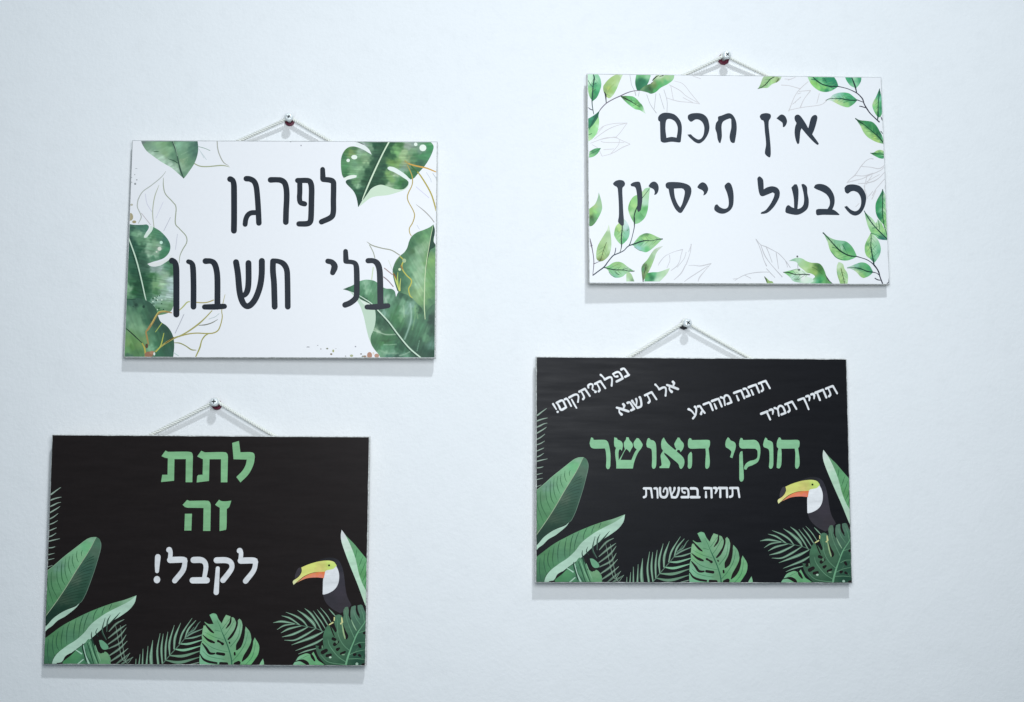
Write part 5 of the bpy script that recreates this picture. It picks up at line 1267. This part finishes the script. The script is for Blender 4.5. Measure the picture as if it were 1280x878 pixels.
# ---- small stroke alphabet for the slanted phrases (letter height = 1, thick horizontals, thin verticals)
GL = {
 'tav': (.95, [("0.08,.10,.22 .45,.09,.2 .72,.1,.22", 0), ("0.74,.1,.2 .80,.5,.17 .86,.96,.17", 0), ("0.27,.15,.14 .29,.6,.15 .24,.86,.2 .08,.93,.22", 0)]),
 'nun': (.52, [("0.08,.09,.24 .32,.13,.18 .40,.5,.17 .43,.88,.2", 0), ("0.08,.92,.22 .45,.92,.22", 0)]),
 'pe': (.80, [("0.10,.09,.18 .50,.09,.2 .68,.22,.18 .74,.55,.17 .72,.88,.2", 0), ("0.08,.92,.22 .72,.92,.22", 0), ("0.12,.10,.14 .14,.40,.13 .36,.50,.22", 0)]),
 'lamed': (.72, [("0.02,-.48,.2 .10,-.2,.14 .14,.1,.18", 0), ("0.14,.12,.22 .50,.12,.2 .64,.24,.18 .60,.5,.16 .38,.98,.18", 0)]),
 'ask': (.5, [("0.06,.25,.17 .12,.04,.2 .34,.02,.18 .44,.2,.16 .34,.42,.15 .26,.56,.13 .34,.74,.13", 0), ("0.38,.93,.24 .40,.93,.24", 0)]),
 'qof': (.82, [("0.08,.10,.22 .50,.09,.2 .70,.2,.18 .72,.45,.15 .50,.9,.16", 0), ("0.17,.38,.14 .18,.9,.16 .20,1.36,.14", 0)]),
 'vav': (.38, [("0.04,.10,.2 .22,.10,.22 .30,.3,.17 .32,.98,.16", 0)]),
 'memf': (.88, [("0.10,.10,.22 .60,.10,.2 .76,.22,.18 .76,.70,.18 .74,.92,.2", 0), ("0.74,.93,.2 .18,.93,.22 .16,.5,.18 .12,.14,.17", 0)]),
 'ex': (.22, [("0.07,.02,.2 .10,.66,.11", 0), ("0.10,.93,.22 .11,.93,.22", 0)]),
 'alef': (.88, [("0.06,.08,.2 .40,.45,.24 .80,.92,.22", 0), ("0.66,.04,.24 .70,.22,.24 .48,.48,.12", 0), ("0.20,.30,.12 .10,.60,.16 .18,.90,.26", 0)]),
 'shin': (.92, [("0.06,.06,.24 .13,.5,.16 .24,.90,.2", 0), ("0.46,.06,.22 .42,.3,.16 .20,.70,.12", 0), ("0.82,.06,.24 .82,.30,.2 .62,.90,.2 .24,.93,.22", 0)]),
 'he': (.84, [("0.06,.10,.24 .50,.10,.22 .70,.12,.2", 0), ("0.72,.1,.18 .74,.98,.19", 0), ("0.18,.44,.14 .19,.96,.2", 0)]),
 'mem': (.90, [("0.06,.06,.22 .26,.30,.16 .16,.96,.16", 0), ("0.28,.34,.12 .42,.10,.2 .62,.07,.2 .78,.3,.18 .80,.90,.2", 0), ("0.42,.93,.22 .80,.93,.2", 0)]),
 'resh': (.70, [("0.06,.10,.22 .42,.10,.2 .58,.18,.2 .60,.98,.18", 0)]),
 'gimel': (.60, [("0.06,.09,.24 .26,.10,.2 .36,.5,.17 .50,.96,.18", 0), ("0.38,.62,.14 .22,.74,.18 .08,.92,.24", 0)]),
 'ayin': (.76, [("0.06,.06,.24 .24,.34,.16 .36,.80,.15", 0), ("0.62,.06,.24 .66,.30,.18 .44,.84,.17 .12,1.10,.2", 0)]),
 'het': (.84, [("0.06,.10,.24 .50,.10,.22 .72,.10,.22", 0), ("0.18,.14,.16 .18,.96,.19", 0), ("0.73,.14,.18 .75,.96,.19", 0)]),
 'yod': (.32, [("0.04,.08,.2 .20,.10,.24 .24,.30,.2 .14,.58,.12", 0)]),
 'kaff': (.74, [("0.06,.10,.22 .42,.10,.2 .58,.12,.2", 0), ("0.58,.12,.2 .62,.8,.16 .62,1.36,.15", 0)]),
 'dalet': (.74, [("0.06,.10,.24 .60,.10,.22", 0), ("0.54,.14,.18 .57,.98,.18", 0)]),
 'bet': (.84, [("0.06,.09,.24 .44,.10,.22 .60,.24,.2 .62,.85,.18", 0), ("0.06,.92,.24 .76,.92,.22", 0)]),
 'tet': (.90, [("0.10,.06,.22 .10,.4,.17 .16,.80,.2 .34,.93,.22 .62,.91,.22 .78,.6,.19 .76,.20,.18 .60,.07,.2 .46,.2,.12 .42,.42,.14", 0)]),
}
def phrase(S, ox, oy, sc, angle, H, letters, wscale=1.0):
    """letters: (glyph, x, y of its upper left corner in zoomed units)"""
    ca, sa = math.cos(R(angle)), math.sin(R(angle))
    for li, (gname, x, y) in enumerate(letters):
        w, strokes = GL[gname]
        ext = max(float(t_.split(',')[0]) for st, _ in strokes for t_ in st.split()) + .08
        ws = 1.12
        if li + 1 < len(letters):
            adv = math.hypot(letters[li + 1][1] - x, letters[li + 1][2] - y) / sc / H
            if adv < 1.3:
                ws = min(1.45, max(.9, adv * .90 / ext))
        S.o(0, 0, 1)
        S.begin('letter')
        for t, _ in strokes:
            out = []
            for tok in t.split():
                a, b, c = [float(v) for v in tok.split(',')]
                a, b = a * H * ws, b * H
                out.append(f'{ox + x / sc + a * ca - b * sa:.3f},{oy + y / sc + a * sa + b * ca:.3f},{c * H * 1.06:.3f}')
            S.line(' '.join(out), 1, (234, 238, 248))
        S.end()

def art_D(S):
    phrase(S, 680, 450, 10, -27, 12.6, [('ex', 105, 552), ('memf', 147, 528), ('vav', 253, 483), ('qof', 305, 462), ('tav', 434, 388), ('ask', 540, 322), ('tav', 632, 290), ('lamed', 742, 240), ('pe', 856, 170), ('nun', 962, 112)])
    phrase(S, 760, 465, 12.72, -25, 12.4, [('alef', 135, 560), ('nun', 308, 482), ('shin', 382, 455), ('tav', 582, 362), ('lamed', 795, 270), ('alef', 938, 200)])
    phrase(S, 850, 465, 10.667, -21, 12.2, [('ayin', 115, 493), ('gimel', 240, 452), ('resh', 313, 425), ('he', 425, 380), ('mem', 545, 335), ('he', 720, 272), ('nun', 846, 222), ('he', 913, 197), ('tav', 1045, 148)])
    phrase(S, 940, 470, 10.667, -21.5, 12.2, [('dalet', 118, 497), ('yod', 232, 450), ('mem', 298, 425), ('tav', 436, 372), ('kaff', 612, 315), ('yod', 716, 270), ('yod', 782, 243), ('het', 838, 218), ('tav', 975, 165)])
    phrase(S, 795, 598, 9.48, 0, 13.2, [('tav', 92, 108), ('vav', 222, 108), ('tet', 280, 108), ('shin', 402, 108), ('pe', 540, 108), ('bet', 652, 108), ('he', 815, 104), ('yod', 925, 104), ('het', 982, 102), ('tav', 1112, 102)])
    def P(o, *outs):
        S.o(*o); S.begin('letter')
        for q in outs:
            S.poly(q, (128, 194, 148))
        S.end()
    a = (730, 535)
    P(a, "76,190! 86,150 95,118! 120,125! 127,148 200,148 270,150 302,170 320,220 337,320 337,430 332,490 310,517 283,495 286,400 280,300 268,256! 200,258 120,256 88,235")
    P(a, "383,180! 386,118! 418,125! 428,145 472,165 492,200 492,240 480,287! 458,265 440,300 440,400! 600,402! 640,310 668,270! 638,240 628,190 650,150 670,125! 692,130! 722,170 742,210 727,250 690,300 660,360 635,430 618,508! 410,508! 410,440 398,340 398,280 408,250 388,230", "538,115! 568,120! 578,150 612,190 620,230 602,260 580,307! 560,280 535,262! 500,320 460,410! 438,410! 480,340 520,265! 508,230 508,180 530,150")
    P(a, "788,200! 798,150 812,126! 832,132! 842,148 882,160 907,200 914,300 910,470 882,512 858,490 860,400 856,280 838,256 798,240")
    P(a, "973,200! 983,150 1008,118! 1024,150 1060,200 1150,278 1240,358 1264,410 1257,470 1225,512 1203,495 1188,450 1120,390 1050,332 1010,307! 1015,330 1062,390 1087,440 1072,502! 953,502! 953,483! 978,468 973,400 968,340 998,285! 978,250", "1138,200! 1158,160 1183,118! 1207,125! 1217,150 1252,190 1257,230 1242,270 1217,302! 1205,277 1182,272 1165,300! 1145,285! 1163,260 1148,240")
    a = (810, 535)
    P(a, "508,200! 513,150 530,126! 550,132! 557,150 650,150 765,150 784,170 782,220 767,256! 777,350 782,430 772,490 745,512 726,490 728,400 733,320 728,256! 650,257 540,259 513,235", "508,450! 510,350 528,315 550,298 560,320 560,450 547,500 520,510 506,490")
    P(a, "976,210! 983,160 1008,116! 1027,130 1042,155 1087,175 1107,210 1102,260 1082,320 1064,377! 1033,365! 1048,320 1048,290 1018,262 983,240")
    a = (880, 535)
    P(a, "448,200! 456,150 470,123! 490,130! 497,150 580,150 650,152 692,190 712,260 707,350 682,422 620,462 560,487 535,522 510,515 510,490 533,445 580,413 640,398 673,370 678,320 673,280 648,259! 560,257 480,257 453,235", "450,340! 463,300 485,288 492,320 497,450 504,560 504,640 478,670 453,650 450,550")
    P(a, "746,210! 758,160 775,120! 794,130! 802,150 852,170 870,205 874,320 872,470 845,510 820,490 826,400 823,290 803,258 758,240")
    P(a, "916,200! 923,160 945,116! 964,125! 974,148 1080,150 1178,150 1200,175 1197,230 1182,252! 1192,320 1200,400 1197,470 1170,510 1146,490 1146,400 1148,320 1140,257! 972,259! 977,320 972,460 945,507 920,500 916,470 923,380 928,300 938,257! 918,235")
art_D(D)

# ================================================================== screws, wall plugs, cords
def lathe(prof, n=20):
    V, F = [], []
    for r_, z in prof:
        for i in range(n):
            a = 2 * math.pi * i / n
            V.append((r_ * math.cos(a), r_ * math.sin(a), z))
    for k in range(len(prof) - 1):
        for i in range(n):
            j = (i + 1) % n
            F.append((k * n + i, k * n + j, (k + 1) * n + j, (k + 1) * n + i))
    F.append(tuple(range(n))[::-1])
    F.append(tuple(range((len(prof) - 1) * n, len(prof) * n)))
    return V, F

def screw(label, plug_xy, head_xyz, twist, plug_mat, sides, pr, group):
    """countersunk-slot pan-head screw driven into a wall plug; the cord hangs on its shank"""
    root = bpy.data.objects.new('wall_screw', None)
    root.empty_display_size = 0.01
    COL.objects.link(root)
    root.location = (plug_xy[0], plug_xy[1], 0)
    root['label'] = label
    root['category'] = 'screw'
    root['group'] = group
    V, F = lathe([(pr * .92, -.004), (pr * .95, .0002), (pr, .0016), (pr * .97, .0026), (pr * .80, .0032), (pr * .45, .0030), (pr * .40, .0012)], sides)
    link('wall_plug', V, F, plug_mat, root, smooth=sides > 12)
    a = Vector((0, 0, 0.0008))
    b = Vector((head_xyz[0] - plug_xy[0], head_xyz[1] - plug_xy[1], head_xyz[2]))
    d = b - a
    q = d.to_track_quat('Z', 'Y').to_matrix().to_4x4()
    L = d.length
    prof = []
    k = 30
    for i in range(k):
        z = L * i / (k - 1)
        prof.append((.00165 + (.00028 if i % 2 else -.00012) * (i < k - 5), z))
    V, F = lathe(prof, 12)
    s = link('shank', V, F, M_ZINC, root, True)
    s.matrix_local = Matrix.Translation(a) @ q
    hr = .0042
    # pan head with a real cross recess: ring of vertices following the cross outline
    n = 48
    wv, lv = .00052, .0021
    def cross_r(t):
        t = (t + math.pi / 4) % (math.pi / 2) - math.pi / 4
        best = lv / max(math.cos(t), 1e-6)
        if abs(math.tan(t)) * lv > wv:
            best = wv / abs(math.sin(t))
        return min(best, lv)
    rings = []
    for r_, z in ((hr * .55, -.0012), (hr * .97, -.0010), (hr, -.0004), (hr * .95, .0004), (hr * .80, .0011), (hr * .66, .0015)):
        rings.append([(r_ * math.cos(2 * math.pi * i / n), r_ * math.sin(2 * math.pi * i / n), z) for i in range(n)])
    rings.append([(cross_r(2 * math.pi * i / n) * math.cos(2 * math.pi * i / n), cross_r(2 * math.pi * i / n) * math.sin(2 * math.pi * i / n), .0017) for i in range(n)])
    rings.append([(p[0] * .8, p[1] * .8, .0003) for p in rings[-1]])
    V = [p for r_ in rings for p in r_]
    F, mi = [tuple(range(n))[::-1]], [0]
    for kk in range(len(rings) - 1):
        for i in range(n):
            j = (i + 1) % n
            F.append((kk * n + i, kk * n + j, (kk + 1) * n + j, (kk + 1) * n + i))
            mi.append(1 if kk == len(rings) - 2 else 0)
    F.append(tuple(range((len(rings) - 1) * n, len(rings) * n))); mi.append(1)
    h = link('screw_head', V, F, None, root, mats=[M_ZINC, M_SLOT], midx=mi)
    h.matrix_local = Matrix.Translation(b) @ q @ Matrix.Rotation(R(twist), 4, 'Z')
    return root

CAM = Vector((0, 0, 1.07467))
CM = camera.matrix_world.to_3x3()
def at(px, py, z):
    """place of a photo point on the plane z metres in front of the wall"""
    d = CM @ Vector(((px - 640) / 1400, -(py - 439) / 1400, -1))
    t = (z - CAM.z) / d.z
    return CAM + d * t

def cord(root, pts, r=0.00092, off=0.00088, pitch=0.0080):
    """three-strand twisted cord through world points, as one mesh under the sign"""
    bpy.context.view_layer.update()
    M = (Matrix.Translation(root.location) @ Euler(root.rotation_euler).to_matrix().to_4x4()).inverted()
    P = np.array([tuple(M @ Vector(p)) for p in pts])
    A = np.array(smooth_run(P, False, 10))
    dense = []
    n = len(P)
    for i in range(n - 1):
        p1, p2 = P[i], P[i + 1]
        p0 = P[i - 1] if i else 2 * p1 - p2
        p3 = P[i + 2] if i + 2 < n else 2 * p2 - p1
        k = max(2, int(np.linalg.norm(p2 - p1) / 0.0005))
        dense += [cr(p0, p1, p2, p3, j / k) for j in range(k)]
    dense.append(P[-1])
    D_ = np.array(dense)
    T = np.gradient(D_, axis=0); T /= np.linalg.norm(T, axis=1)[:, None]
    s = np.r_[0, np.cumsum(np.linalg.norm(np.diff(D_, axis=0), axis=1))]
    ref = np.array([0, 0, 1.0])
    N = np.cross(T, ref); N /= np.linalg.norm(N, axis=1)[:, None]
    Bn = np.cross(T, N)
    V, F = [], []
    m = 6
    for st in range(3):
        ph = 2 * math.pi * st / 3 + 2 * math.pi * s / pitch
        Cn = D_ + off * (np.cos(ph)[:, None] * N + np.sin(ph)[:, None] * Bn)
        b0 = len(V)
        for i in range(len(D_)):
            for j in range(m):
                a = 2 * math.pi * j / m
                V.append(tuple(Cn[i] + r * (math.cos(a) * N[i] + math.sin(a) * Bn[i])))
        for i in range(len(D_) - 1):
            for j in range(m):
                q = (j + 1) % m
                F.append((b0 + i * m + j, b0 + i * m + q, b0 + (i + 1) * m + q, b0 + (i + 1) * m + j))
    o = link('cord', V, F, M_CORD, root, True)
    return o

def hang(root, label, left, right, head, plug, zl, zr, twist, plug_mat, sides, pr, zh=.0125):
    pc = at(*plug, .003)
    hc = at(*head, zh)
    screw(label, (pc.x, pc.y), (hc.x, hc.y, zh), twist, plug_mat, sides, pr, 'wall screws the signs hang from')
    zs = .0062
    f = zs / zh
    sx, sy = pc.x + (hc.x - pc.x) * f, pc.y + (hc.y - pc.y) * f
    l, r_ = at(*left, zl), at(*right, zr)
    def down(p, q, k):                       # carries on behind the board
        d = (p - q).normalized()
        v = p + d * k
        return (v.x, v.y, p.z - 0.0012)
    top = .0040
    pts = [down(l, Vector((sx, sy, zs)), .022), tuple(l), tuple(l.lerp(Vector((sx - .0025, sy + .001, zs)), .5) + Vector((0, -.0004, 0))),
           (sx - .0040, sy + .0002, zs), (sx - .0024, sy + top * .72, zs), (sx, sy + top, zs), (sx + .0024, sy + top * .72, zs), (sx + .0040, sy + .0002, zs),
           tuple(r_.lerp(Vector((sx + .0025, sy + .001, zs)), .5) + Vector((0, -.0004, 0))), tuple(r_), down(r_, Vector((sx, sy, zs)), .022)]
    cord(root, pts)

hang(rootA, 'cross head screw in a dark maroon plug above the big monstera leaf sign', (299, 176), (414, 177), (361, 146.6), (361.8, 151.3), .0038, .0055, 35, M_PLUG, 24, .0048)
hang(rootB, 'cross head screw right of its red plug above the small leaf sprig sign', (855, 94), (964, 97), (908.7, 68.8), (904.8, 73.8), .0036, .0042, 20, M_PLUG, 9, .0058)
hang(rootC, 'cross head screw in a maroon plug above the lower left black sign', (190, 543), (345, 546), (267.8, 502.6), (270.6, 506.2), .0042, .0058, 3, M_PLUG, 24, .0049)
hang(rootD, 'cross head screw with a small black plug above the black sign with slanted phrases', (787, 446), (938, 448), (859.6, 404), (855.0, 406.6), .0038, .0050, 30, M_PLUGD, 8, .0044)
